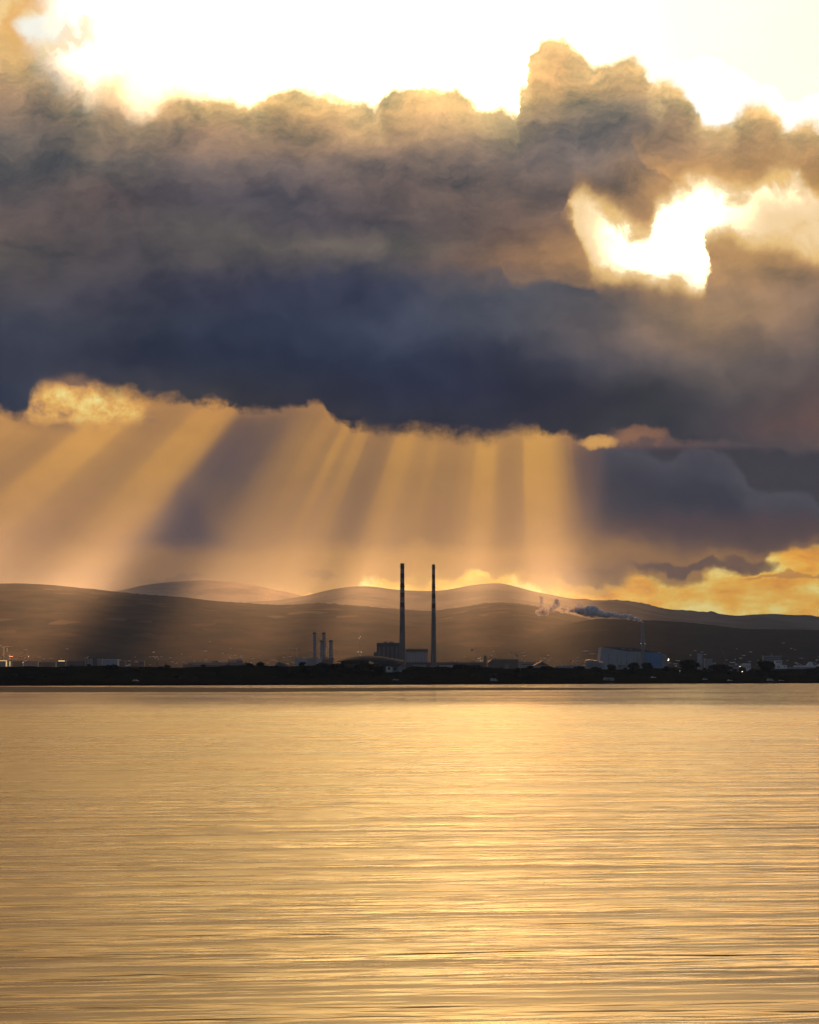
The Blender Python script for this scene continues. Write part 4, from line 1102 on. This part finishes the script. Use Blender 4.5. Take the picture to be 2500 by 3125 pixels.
# --- ferry
D = 4450; xc = xpx(2430, D)
P2 = lambda lst: [(xpx(a_, D) - xc, zpx(b_, D) - 0.0) for a_, b_ in lst]
t = thing('passenger_ferry', (xc, D, 0), 'white passenger ferry with stepped decks and a slanted funnel near the right edge', 'ship')
MB().prism(P2([(2364, 2069), (2520, 2069), (2524, 2041), (2362, 2041)]), 0, 22).build('hull', 'darkclad', t)
MB().prism(P2([(2364, 2040.9), (2400, 2040.9), (2400, 2030), (2364, 2030)]), 1, 21).build('bridge_deck', 'white', t)
MB().prism(P2([(2366, 2029.9), (2385, 2029.9), (2385, 2018), (2388, 2016), (2366, 2016)]), 2, 20).build('bridge', 'white', t)
MB().prism(P2([(2400.2, 2040.9), (2522, 2040.9), (2522, 2036), (2400.2, 2036)]), 1, 21).build('long_deck', 'paleclad', t)
MB().prism(P2([(2425, 2035.9), (2522, 2035.9), (2522, 2031), (2425, 2031)]), 2, 20).build('upper_deck', 'white', t)
MB().prism(P2([(2462, 2030.9), (2496, 2030.9), (2482, 2020.5), (2470, 2020.5)]), 5, 15).build('funnel', 'white', t)
MB().prism(P2([(2484, 2030.9), (2493, 2030.9), (2481.5, 2021.4), (2478, 2021.4)]), 4.7, 5).build('funnel_stripe', 'darksteel', t)
MB().prism(P2([(2498, 2030.9), (2522, 2030.9), (2522, 2026), (2500, 2026)]), 4, 16).build('aft_house', 'white', t)
for a_, yt in ((2376, 2008), (2491, 2010)):
    MB().tube((xpx(a_, D) - xc, 10, zpx(2016 if a_ < 2400 else 2031, D)), (xpx(a_, D) - xc, 10, zpx(yt, D)), .3, .12, seg=6).build('mast', 'white', t)
for a_ in (2371, 2375.5, 2392):
    MB().box(xpx(a_, D) - xc, xpx(a_ + 2.6, D) - xc, .9, 1.0, zpx(2037.5, D), zpx(2033, D)).build('window', 'glass', t)
for i in range(14):
    MB().box(xpx(2405 + i * 8, D) - xc, xpx(2408 + i * 8, D) - xc, .9, 1.0, zpx(2039.5, D), zpx(2037.3, D)).build('window', 'glass', t)
MB().box(xpx(2367, D) - xc, xpx(2384, D) - xc, 1.9, 2.0, zpx(2022, D), zpx(2019.5, D)).build('window', 'glass', t)

# --- left bank buildings
D = 4600
t = flat_building('lit_depot', D, 15, [('wall', -14, 22.5, 2017, None, 'greyclad', 0), ('roof', -15, 23.5, 2015.6, 2017, 'slate', -.4, 16)], 'depot outlined by golden light at the far left edge', 'building')
xo = t.location.x
MB().box(xpx(-14, D) - xo, xpx(23, D) - xo, -.7, -.5, zpx(2017.4, D) - GZ, zpx(2016.2, D) - GZ).build('window_and_edge_glow', 'win_edge_glow', t)  # sunlight on the roof edge, put in as an emissive strip
MB().box(xpx(21, D) - xo, xpx(22.6, D) - xo, -.7, -.5, zpx(2034, D) - GZ, zpx(2017.6, D) - GZ).build('window_and_edge_glow', 'win_edge_glow', t)  # sunlit side edge, put in as emission too
MB().tube((xpx(9.5, D) - xo, 5, zpx(2016, D) - GZ), (xpx(9.5, D) - xo, 5, zpx(2003, D) - GZ), .6, seg=8).build('flue', 'darksteel', t)
t = flat_building('stair_tower', D, 6, [('wall', 28, 38, 2016, None, 'darkclad', 0), ('roof', 27.5, 38.5, 2015, 2016, 'slate', -.3, 7)], 'dark stair tower with a column of golden windows right of the lit depot', 'tower')
for j in range(5): MB().box(-1.5, 1.0, -.1, 0, zpx(2033 - j * 3.2, D) - GZ, zpx(2034.8 - j * 3.2, D) - GZ + 2.0).build('window_and_edge_glow', 'win_edge_glow', t)
spec = [(40, 72, 2016.5, 'darkclad', 5, 'first dark apartment block right of the golden stair tower'), (74, 118, 2018, 'greyclad', 7, 'wide grey apartment block with faint windows, left of the golden roofed kiosk'), (120, 172, 2020, 'darkclad', 8, 'long low dark block left of the golden roofed kiosk'), (206, 262, 2015.5, 'darkclad', 8, 'long block with a thin pale roof line right of the golden roofed kiosk')]
for a_, c_, yt, mt_, nn, lab in spec:
    t = flat_building('apartment_block', 4800, 14, [('wall', a_, c_, yt + 1.2, None, mt_, 0), ('roof', a_ - .5, c_ + .5, yt, yt + 1.2, 'roofgrey', -.3, 15)], lab, 'building', 'apartment blocks on the left bank')
    windows(t, xpx(a_, 4800) - t.location.x, xpx(c_, 4800) - t.location.x, zpx(2034, 4800) - GZ, zpx(yt + 3, 4800) - GZ, nn, 4, 0)
t = flat_building('kiosk', D, 8, [('wall', 176, 202, 2019, None, 'darkclad', 0), ('roof_glow_band', 180, 200, 2016.4, 2018.4, 'win_edge_glow', -.6, .2), ('roof', 179, 202, 2018.45, 2018.95, 'slate', -.5, 9)], 'dark kiosk with a glowing golden strip along its roof', 'kiosk')  # gold light on the roof is put in as an emissive strip
for a_, c_, yt, mt_, lab in ((268, 283, 2009.5, 'greyclad', 'leftmost of three tall grey towers beside the white hall'), (285, 298, 2009, 'darkclad', 'middle of three tall grey towers beside the white hall'), (300, 313, 2009.5, 'greyclad', 'rightmost of three tall grey towers beside the white hall')):
    t = flat_building('storage_tower', 4700, 14, [('wall', a_, c_, yt + 1, None, mt_, 0), ('roof', a_ - .5, c_ + .5, yt, yt + 1, 'slate', -.3, 15), ('panel_joint', (a_ + c_) / 2 - .4, (a_ + c_) / 2 + .4, yt + 3, 2034, 'darksteel', -.15, .15)], lab, 'tower', 'grey storage towers')
flat_building('white_hall', 4500, 30, [('wall', 317, 360, 2014, None, 'paleclad', 0), ('roof', 316.5, 360.5, 2012.4, 2014, 'white', -.4, 31), ('door', 345, 352, 2026, 2052, 'slate', -.2, .2), ('panel_joint', 331, 331.6, 2016, 2036, 'greyclad', -.15, .15)], 'plain pale hall behind the round bush on the left', 'hall')
for a_, c_, yt, lab in ((362, 384, 2016, 'low grey store right of the pale hall'), (426, 442, 2018, 'dark narrow block far left of the tall tree'), (560, 600, 2026, 'low blue grey shed left of the long blue warehouse'), (740, 756, 2020, 'dark block at the right end of the windowed hall')):
    flat_building('store_building', 4900, 14, [('wall', a_, c_, yt + 1.2, None, 'darkclad', 0), ('roof', a_ - .5, c_ + .5, yt, yt + 1.2, 'roofgrey', -.3, 15), ('window', a_ + 3, c_ - 3, yt + 5, yt + 7, 'glass', -.15, .15)], lab, 'building')
t = flat_building('long_blue_warehouse', 4700, 40, [('wall', 576, 700, 2024, None, 'darkclad', 0), ('roof', 575, 701, 2021.5, 2024, 'greyclad', -.5, 41), ('upper_storey', 650, 667, 2017, 2021.5, 'darkclad', 5, 12), ('clerestory', 590, 690, 2026.4, 2027.6, 'paleclad', -.3, .3)], 'very long low blue grey warehouse left of the dark stockpile mounds', 'warehouse')
D = 4700
t = flat_building('windowed_hall', D, 20, [('wall', 698, 742, 2016.5, None, 'darkclad', -3), ('roof', 697, 743, 2014.5, 2016.5, 'greyclad', -3.4, 21), ('upper_storey', 722, 738, 2012.5, 2014.5, 'darkclad', 4, 10)], 'hall with a row of pale windows behind the stockpile mounds', 'building')
windows(t, xpx(698, D) - t.location.x, xpx(724, D) - t.location.x, zpx(2021.5, D) - GZ, zpx(2017.5, D) - GZ, 6, 1, -3, 'paleclad', .6, .8)
for px, yt, lab in ((482, 2021, 'short dark flue pipe left of the two beside the tall tree'), (507, 2019, 'short dark flue pipe right of the two beside the tall tree')):
    D = 4500; t = thing('flue_pipe', (xpx(px, D), D, GZ), lab, 'chimney'); H = zpx(yt, D) - GZ
    MB().lathe([(1.3, 0), (.8, H)], seg=12).build('shaft', 'darksteel', t); MB().lathe([(1.2, H - .6), (1.2, H)], seg=12).build('cap', 'slate', t)

# dark stockpile mounds
for px0, px1, yt, lab in ((690, 800, 2022, 'left of the two dark stockpile mounds before the four stacks'), (790, 925, 2021, 'right and longer of the two dark stockpile mounds before the four stacks')):
    D = 3900; xc = xpx((px0 + px1) / 2, D); hw = (px1 - px0) / 2 * D / 7060; H = zpx(yt, D) - GZ
    mb = MB(); nu, nv = 48, 16
    for j in range(nv + 1):
        for i in range(nu + 1):
            a_, b_ = i / nu * 2 - 1, j / nv * 2 - 1
            rr = min(1, math.sqrt(a_ * a_ + b_ * b_)); h = (math.cos(rr * math.pi) + 1) / 2
            h = h ** .8 * H * (1 + .18 * mnoise.noise(Vector((a_ * 3 + px0, b_ * 2, 0)))) - .3
            mb.v.append((a_ * hw, b_ * 40, h))
    for j in range(nv):
        for i in range(nu):
            k_ = j * (nu + 1) + i; mb.face([k_, k_ + 1, k_ + nu + 2, k_ + nu + 1])
    o = mb.build('stockpile_mound', 'ochre', None, smooth=True, loc=(xc, D + 40, GZ)); tag(o, lab, 'mound')


# --- trees and scrub
def crown_mesh(W, Hh, seed, n=900, dome=0.6):
    """leaf clumps spread through several lobes; W width, Hh height of the crown"""
    r_ = random.Random(seed); mb = MB()
    lobes = [(0, 0, Hh * .45, W * .36, Hh * .46)]
    for i in range(9):
        a_ = r_.uniform(0, 2 * math.pi); d_ = r_.uniform(.15, .36) * W
        lobes.append((math.cos(a_) * d_, math.sin(a_) * d_ * .8, Hh * r_.uniform(.25, .72), W * r_.uniform(.13, .22), Hh * r_.uniform(.17, .30)))
    for i in range(n):
        lx, ly, lz, lr, lh = r_.choice(lobes) if i % 2 else lobes[0]
        u = Vector((r_.gauss(0, 1), r_.gauss(0, 1), r_.gauss(0, 1))).normalized() * (r_.uniform(.55, 1.04))
        c = Vector((lx + u.x * lr, ly + u.y * lr, max(0.02 * Hh, lz + u.z * lh)))
        s_ = W * r_.uniform(.018, .045)
        a_ = Vector((r_.gauss(0, 1), r_.gauss(0, 1), r_.gauss(0, 1))).normalized(); b_ = a_.orthogonal().normalized(); c2 = a_.cross(b_)
        k_ = len(mb.v)
        for q_ in range(5):
            t_ = q_ * 2 * math.pi / 5; rr = s_ * r_.uniform(.7, 1.3); mb.v.append(tuple(c + b_ * (rr * math.cos(t_)) + c2 * (rr * math.sin(t_))))
        mb.face(range(k_, k_ + 5))
    # dense inner mass so that the heart of the crown is not see-through
    for lx, ly, lz, lr, lh in lobes:
        k_ = len(mb.v); nu, nv = 10, 6
        for j in range(nv + 1):
            ph = math.pi * j / nv
            for i in range(nu):
                th_ = 2 * math.pi * i / nu; jt = r_.uniform(.55, .85)
                mb.v.append((lx + lr * jt * math.sin(ph) * math.cos(th_), ly + lr * jt * math.sin(ph) * math.sin(th_), lz + lh * jt * math.cos(ph)))
        for j in range(nv):
            for i in range(nu):
                i2 = (i + 1) % nu; mb.face([k_ + j * nu + i, k_ + (j + 1) * nu + i, k_ + (j + 1) * nu + i2, k_ + j * nu + i2])
    return mb

def tree(px, D, ytop, ybase, wpx, label, seed, name='round_tree', cat='tree', group=None, n=900):
    D = interp(shore, px) + 330 * (.93 if D > 1600 else .8)
    k_ = D / 7060; z0 = ground_z(px, D) - .3; zt = zpx(ytop, D); zb_ = z0 + (.8 if name == 'round_tree' else .1)
    t = thing(name, (xpx(px, D), D, z0), label, cat, group)
    W = wpx * k_; Hh = zt - zb_
    o = crown_mesh(W, Hh * 1.02, seed, n).build('crown', 'leaf', t); o.location = (0, 0, zb_ - z0)
    mb = MB(); H_ = zb_ - z0 + Hh * .45; r0 = max(.15, W * .03)
    mb.tube((0, 0, -.3), (0, 0, H_ * .55), r0, r0 * .7, seg=8)
    r_ = random.Random(seed + 5)
    for i in range(5):
        a_ = i * 1.256 + r_.uniform(-.3, .3)
        mb.tube((0, 0, H_ * .5), (math.cos(a_) * W * .24, math.sin(a_) * W * .2, H_ * r_.uniform(.85, 1.15)), r0 * .5, r0 * .15, seg=6)
    mb.build('trunk', 'bark', t)
    return t

TR = [(345, 1640, 2027.5, 2050, 42, 'round dark bush standing alone before the pale hall on the left'),
      (492, 1670, 2034, 2056, 24, 'narrow upright dark tree left of centre on the dune'),
      (1935, 1930, 2018.5, 2046, 46, 'left of the two round trees before the waste plant'),
      (1974, 1935, 2019.5, 2045, 40, 'right of the two round trees, directly below the twin flues'),
      (2100, 1950, 2012, 2048, 78, 'largest round tree, with a flattened dome, left of the silo'),
      (2196, 1960, 2028, 2053, 82, 'wide low dark tree right of the silo'),
      (2340, 2000, 2014, 2050, 62, 'round domed tree below the pale office block'),
      (2264, 1980, 2034, 2052, 28, 'small tree before the white flat roofed house'),
      (2480, 1985, 2040, 2056, 60, 'low dark bush below the ferry near the right edge'),
      (1866, 1900, 2026, 2046, 36, 'low tree left of the round pair before the waste plant'),
      (1617, 1780, 2031, 2048, 26, 'small round tree below the gabled shed'),
      (1580, 1760, 2036, 2056, 22, 'dark bush below the right end of the sloping shed'),
      (1668, 1800, 2032, 2048, 46, 'wide dark bush right of the gabled shed'),
      (1770, 1830, 2032, 2047, 42, 'dark bush below the left end of the tank farm'),
      (1815, 1850, 2034, 2050, 44, 'dark bush below the storage tanks'),
      (2040, 1920, 2037, 2052, 60, 'low bush row below the blue wing and the floodlight'),
      (2300, 1975, 2040, 2054, 50, 'low dark bush left of the rightmost domed tree'),
      (1410, 1700, 2029, 2044, 70, 'long dark thicket left of the sloping shed'),
      (1450, 1710, 2030, 2044, 60, 'dark thicket below the orange tower crane'),
      (1350, 1690, 2036, 2060, 80, 'dark thicket below the slimmer banded chimney'),
      (985, 1560, 2020, 2058, 66, 'tall dark thicket below the four silver stacks'),
      (1035, 1640, 2025, 2054, 70, 'dark thicket before the left end of the clubhouse'),
      (1110, 1650, 2024, 2054, 80, 'dark thicket before the middle of the clubhouse'),
      (1155, 1650, 2033, 2056, 44, 'dark bush left of the white clubhouse wall'),
      (930, 1540, 2032, 2058, 46, 'dark thicket below the pale blue grey plant building'),
      (902, 1500, 2050, 2070, 40, 'dark low bush nearest the shore left of the clubhouse'),
      (1265, 1700, 2036, 2052, 60, 'dark bush right of the clubhouse'),
      (1215, 1560, 2048, 2056, 14, 'small dark bush at the clubhouse corner')]
for i, a_ in enumerate(TR):
    big = a_[4] > 50
    is_tree = 'tree' in a_[5].split(' left')[0].split(' right')[0].split(' before')[0]
    tree(*a_, seed=40 + i, name='round_tree' if is_tree else 'dune_bush', cat='tree' if is_tree else 'bush', n=1500 if big else 900)

# scrub along the crest: copies of three bushes
protos = []
for i in range(3):
    t = thing('scrub_bush', (xpx(80 + i * 50, 1600), 1600, 0), 'small dark scrub bush on the dune crest', 'bush', 'small scrub bushes along the dune crest')
    crown_mesh(5.0, 2.6, 200 + i, 260).build('crown', 'leaf', t)
    mb = MB().tube((0, 0, -.3), (0, 0, 1.1), .14, .08, seg=6); mb.tube((0, 0, .6), (.9, 0, 1.6), .08, .04, seg=5); mb.build('trunk', 'bark', t)
    protos.append(t)
k_ = 0
for i in range(110):
    px = -40 + i * 24 + rnd.uniform(-10, 10)
    y0 = interp(shore, px); D = y0 + 330 * rnd.uniform(.62, 1.05)
    if 1165 < px < 1240: continue
    sc_ = rnd.uniform(.5, 1.9); loc = (xpx(px, D), D, dune_z(px, D) - .25)
    src = protos[i % 3]
    if k_ < 3: src = protos[k_]; src.location = loc; src.scale = (sc_, sc_, sc_ * .8)
    else: copy_thing(src, loc, rz=rnd.uniform(0, 6.28), sc=(sc_, sc_, sc_ * rnd.uniform(.6, .9)))
    k_ += 1

# --- floodlight mast, street lights
def lamp_post(px, D, ylamp, label, heads, size, mat='lamp', name='floodlight_mast', cat='floodlight', z0=GZ, group=None):
    x = xpx(px, D); t = thing(name, (x, D, z0), label, cat, group); H = zpx(ylamp, D) - z0
    MB().tube((0, 0, 0), (0, 0, H), .22, .12, seg=8).build('pole', 'darksteel', t)
    for i in range(heads):
        dz = (i - (heads - 1) / 2) * size * 2.1
        dx_ = (.25 if i % 2 else -.25) * size
        MB().lathe([(size * .3, -size * .7), (size, 0), (size * .3, size * .7)], seg=10).build('lamp', mat, t, loc=(dx_, -.7, H + dz))
    mb = MB().tube((0, 0, H - .2), (0, -.7, H - .1), .08, seg=5); mb.build('bracket', 'darksteel', t)
    return t

lamp_post(2038.5, 4250, 2014, 'bright floodlight with two lamps right of the blue wing', 2, 1.0)
lamp_post(2257, 4400, 2034, 'lit lamp at the left of the white flat roofed house', 1, .75, name='street_lamp', cat='lamp')
lamp_post(2263, 1940, 2049.5, 'lit lamp low in the dune scrub below the white house', 1, .34, name='street_lamp', cat='lamp', z0=6)
lamp_post(2073, 1925, 2047.5, 'tiny lit lamp in the scrub left of the largest round tree', 1, .16, name='street_lamp', cat='lamp', z0=6)
lamp_post(90, 4650, 2004, 'tiny lit lamp above the wide apartment block on the left', 1, .5, name='street_lamp', cat='lamp')
lamp_post(73, 4600, 2022, 'small white lamp between two apartment blocks on the left', 1, .5, name='street_lamp', cat='lamp')
t = lamp_post(36.5, 4700, 2003.5, 'row of red warning lamps above the golden stair tower', 1, .6, 'redlamp', name='warning_light', cat='lamp')
for dx_ in (-2.4, 2.4): MB().lathe([(.2, -.4), (.55, 0), (.2, .4)], seg=8).build('lamp', 'redlamp', t, loc=(dx_, -.7, zpx(2003.8, 4700) - GZ))
for px, py in ((1459, 2009.5), (1465, 2008), (1458, 2017), (1473, 2015), (1466, 2016), (1470, 2019)):
    lamp_post(px, 5200, py, 'tiny sparkling light between the orange crane and the dark square chimney', 1, .34, name='yard_lamp', cat='lamp', group='sparkling yard lights')
for px, py in ((1682, 2024), (1698, 2025), (1711, 2024.5), (1716, 2023), (1690, 2026)):
    lamp_post(px, 5400, py, 'tiny faint light over the low roofs left of the tiny distant crane', 1, .28, name='yard_lamp', cat='lamp', group='faint yard lights')

# --- parked cars on the dune road
def car_mesh(px, D, label, mat='carwhite', van=False, group=None):
    z0 = dune_z(px, D) + .05
    t = thing('parked_van' if van else 'parked_car', (xpx(px, D), D, z0), label, 'van' if van else 'car', group)
    L_ = 5.2 if van else 4.3
    if van:
        prof = [(-L_/2, .35), (L_/2, .35), (L_/2, 1.0), (L_/2 - .7, 1.2), (L_/2 - 1.3, 2.1), (-L_/2 + .1, 2.15), (-L_/2, 1.9)]
    else:
        prof = [(-L_/2, .35), (L_/2, .35), (L_/2, .75), (L_/2 - 1.0, .9), (L_/2 - 1.7, 1.42), (-L_/2 + 1.1, 1.45), (-L_/2 + .4, .95), (-L_/2, .85)]
    MB().prism(prof, -.85, .85).build('body', mat, t)
    MB().prism([(-.9, .95), (.9, .95), (.45, 1.36), (-.8, 1.36)], -.87, -.85).build('side_window', 'glass', t)
    for sx in (-L_/2 + .85, L_/2 - .85):
        for sy in (-.72, .72):
            MB().tube((sx, sy - .12, .33), (sx, sy + .12, .33), .33, seg=14).build('wheel', 'rubber', t)
    return t
car_mesh(1208, 1640, 'white car parked below the corner of the clubhouse')
car_mesh(1507, 1690, 'white van parked in the scrub below the dark sloping shed', van=True)
car_mesh(2348, 1935, 'white van on the dune below the rightmost domed tree', van=True)
car_mesh(2150, 1935, 'white car on the dune between the largest tree and the wide low tree')
car_mesh(2382, 1945, 'grey car right of the white van near the right edge', mat='greyclad')
car_mesh(416, 1520, 'white car on the dark dune at left, right of the lone round bush')
car_mesh(1993, 1900, 'small white car on the marsh below the blue wing')
car_mesh(2226, 1905, 'white car on the marsh below the wide low tree')

# --- birds
def bird(px, py, D, label, mat, span):
    p = at(px, py, D); t = thing('gull', p, label, 'bird', rz=.4)
    k_ = span / 2
    sk = MB()
    prof = [(-.28, .01), (-.2, .05), (-.05, .085), (.1, .08), (.2, .05), (.27, .045), (.34, .008)]
    for x_, r_ in prof:
        for i in range(8):
            a_ = i * math.pi / 4; sk.v.append((x_ * k_ * 1.5, r_ * k_ * 1.5 * math.cos(a_), r_ * k_ * 1.5 * math.sin(a_)))
    for j in range(len(prof) - 1):
        for i in range(8):
            i2 = (i + 1) % 8; sk.face([j * 8 + i, j * 8 + i2, (j + 1) * 8 + i2, (j + 1) * 8 + i])
    for s_ in (-1, 1):
        b0 = len(sk.v)
        for (u_, x0_, x1_, z_) in ((.05, .16, -.12, .04), (.35, .22, -.06, .24), (.7, .12, -.06, .30), (1.0, -.08, -.12, .20)):
            sk.v.append((x0_ * k_, s_ * u_ * k_, z_ * k_)); sk.v.append((x1_ * k_, s_ * u_ * k_, z_ * k_ - .01)); sk.v.append(((x0_ + x1_) / 2 * k_, s_ * u_ * k_, z_ * k_ + .03 * k_))
        for j in range(3):
            a_ = b0 + j * 3
            for e0, e1 in ((0, 1), (1, 2), (2, 0)): sk.face([a_ + e0, a_ + e1, a_ + 3 + e1, a_ + 3 + e0])
    sk.build('body', mat, t, smooth=True)
    MB().tube((.34 * k_ * 1.5, 0, 0), (.42 * k_ * 1.5, 0, -.02), .02 * k_, .005, seg=5).build('beak', 'yellow', t)
bird(269, 2004, 700, 'white gull gliding low above the three grey towers on the left', 'feather', .95)
bird(238, 1987.5, 700, 'dark gull above the white one on the left', 'darkfeather', .75)

# --- the suburb on the lower slopes: small houses
def house_proto(wd, dp, hh, mt_):
    t = thing('distant_house', (0, 6800, 0), 'tiny pale house scattered on the hazy lower slopes', 'house', 'tiny houses on the lower slopes')
    MB().box(-wd/2, wd/2, -dp/2, dp/2, -3, hh).build('wall', mt_, t)
    MB().box(-wd*.3, wd*.3, -dp/2 - .1, -dp/2, hh*.35, hh*.65).build('window', 'houseglow', t)  # window glow added so the house stands out paler than the slope
    MB().prism([(-wd/2 - .3, hh), (wd/2 + .3, hh), (wd/2 - .2, hh + 1.6), (-wd/2 + .2, hh + 1.6)], -dp/2 - .3, dp/2 + .3).build('roof', 'roofgrey', t)
    return t
hp = [house_proto(9, 8, 3.6, 'paleclad'), house_proto(16, 9, 3.4, 'paleclad'), house_proto(7, 7, 4, 'white')]
from mathutils.bvhtree import BVHTree
hv = []; hf = []
for o in HILLS:
    b0 = len(hv); hv += [v.co.copy() for v in o.data.vertices]; hf += [tuple(b0 + i for i in p.vertices) for p in o.data.polygons]
bvh = BVHTree.FromPolygons(hv, hf)
k_ = 0
for i in range(420):
    px = rnd.uniform(-10, 2510)
    pyt = 2034 - abs(rnd.gauss(0, 1)) * 24
    hit = bvh.ray_cast(Vector((0, 0, H0)), direction(px, pyt))[0]
    if hit is None or hit.y > 8000 or k_ >= 290: continue
    sc_ = rnd.uniform(.25, .6); loc = (hit.x, hit.y + 2, hit.z)
    if k_ < 3: hp[k_].location = loc; hp[k_].scale = (sc_,) * 3
    else: copy_thing(hp[rnd.choice((0, 0, 1, 2))], loc, sc=(sc_ * 1.4, sc_, sc_))
    k_ += 1
print('houses', k_)

# --- smoke plume
def smoke_mat(name, dens):
    pm = bpy.data.materials.new(name); pm.use_nodes = True
    q = G(pm.node_tree); q.n.clear()
    po = q.n.new('ShaderNodeNewGeometry').outputs['Position']
    sn = q.noise(po, 0.16, 6, 0.62)
    lw = q.n.new('ShaderNodeLayerWeight'); lw.inputs['Blend'].default_value = 0.5
    al = q.mul(q.step(lw.outputs['Facing'], 0.95, 0.35), q.mul(q.step(sn, dens, dens + .16), q.step(q.sep(po)[0], 290.0, 330.0, .45, 1.0)))
    df = q.n.new('ShaderNodeBsdfDiffuse'); df.inputs['Color'].default_value = (0.93, 0.94, 0.96, 1)
    tl = q.n.new('ShaderNodeBsdfTranslucent'); tl.inputs['Color'].default_value = (0.93, 0.93, 0.95, 1)
    m1 = q.n.new('ShaderNodeMixShader'); m1.inputs[0].default_value = 0.5
    q.l.new(df.outputs[0], m1.inputs[1]); q.l.new(tl.outputs[0], m1.inputs[2])
    tr = q.n.new('ShaderNodeBsdfTransparent'); m2 = q.n.new('ShaderNodeMixShader')
    q.l.new(al, m2.inputs[0]); q.l.new(tr.outputs[0], m2.inputs[1]); q.l.new(m1.outputs[0], m2.inputs[2])
    oo = q.n.new('ShaderNodeOutputMaterial'); q.l.new(m2.outputs[0], oo.inputs[0])
    return pm
D = 4285
def puffs(path, seed, n, spread=.35, rk=.62):
    r_ = random.Random(seed); mb = MB()
    bm_ = bmesh.new(); bmesh.ops.create_icosphere(bm_, subdivisions=4, radius=1.0)
    sv = [v.co.copy() for v in bm_.verts]; sf = [[v.index for v in f.verts] for f in bm_.faces]; bm_.free()
    for q_ in range(n):
        u_ = (q_ + r_.random()) / n * (len(path) - 1); i = min(int(u_), len(path) - 2); f = u_ - i
        px, py, r = (path[i][j] * (1 - f) + path[i + 1][j] * f for j in range(3)); r *= 1.22
        c = Vector((xpx(px, D), D, zpx(py, D))); r = r * D / 7060
        c += Vector((r_.uniform(-1, 1), r_.uniform(-1, 1), r_.uniform(-1, 1))) * (r * spread)
        rr = r * rk * r_.uniform(.75, 1.2); b0 = len(mb.v)
        for co in sv:
            p_ = c + co * rr; w = (0.3 - abs(mnoise.noise(p_ * (1.3 / rr)))) * .45 + (0.25 - abs(mnoise.noise(p_ * (3.2 / rr)))) * .22
            mb.v.append(tuple(c + co * (rr * (1 + w))))
        for f_ in sf: mb.face([b0 + i_ for i_ in f_])
    return mb
PL1 = [(1964, 1902, 2.2), (1957, 1898, 3.5), (1950, 1894, 5), (1935, 1888, 7), (1918, 1884, 9), (1900, 1881, 9), (1880, 1878, 9.5), (1860, 1876, 9.5), (1840, 1874, 12), (1820, 1868, 15), (1800, 1864, 17), (1780, 1862, 16), (1762, 1862, 13), (1745, 1864, 7), (1738, 1866, 1)]
PL2 = [(1716, 1860, 8), (1704, 1846, 9), (1698, 1832, 8), (1693, 1846, 10), (1682, 1858, 11), (1670, 1864, 12), (1655, 1872, 10), (1640, 1876, 6), (1652, 1862, 9), (1655, 1848, 8), (1651, 1834, 6), (1650, 1824, 4)]
PL3 = [(1752, 1860, 8), (1738, 1866, 7), (1726, 1866, 6), (1716, 1862, 7)]
t = thing('smoke_plume', (xpx(1964, D), D, 0), 'pale blue grey smoke drifting left from the twin flue stack', 'smoke')
o = puffs(PL1, 3, 60).build('dense_smoke', smoke_mat('smoke_vapour', .30), t, smooth=True); o.location = (-t.location.x, -D, 0)
o = puffs(PL2, 8, 34, .5, .7).build('drifting_puff', smoke_mat('thin_smoke_vapour', .36), t, smooth=True); o.location = (-t.location.x, -D, 0)
o = puffs(PL3, 12, 14, .6, .8).build('thin_wisp', smoke_mat('wispy_vapour', .46), t, smooth=True); o.location = (-t.location.x, -D, 0)
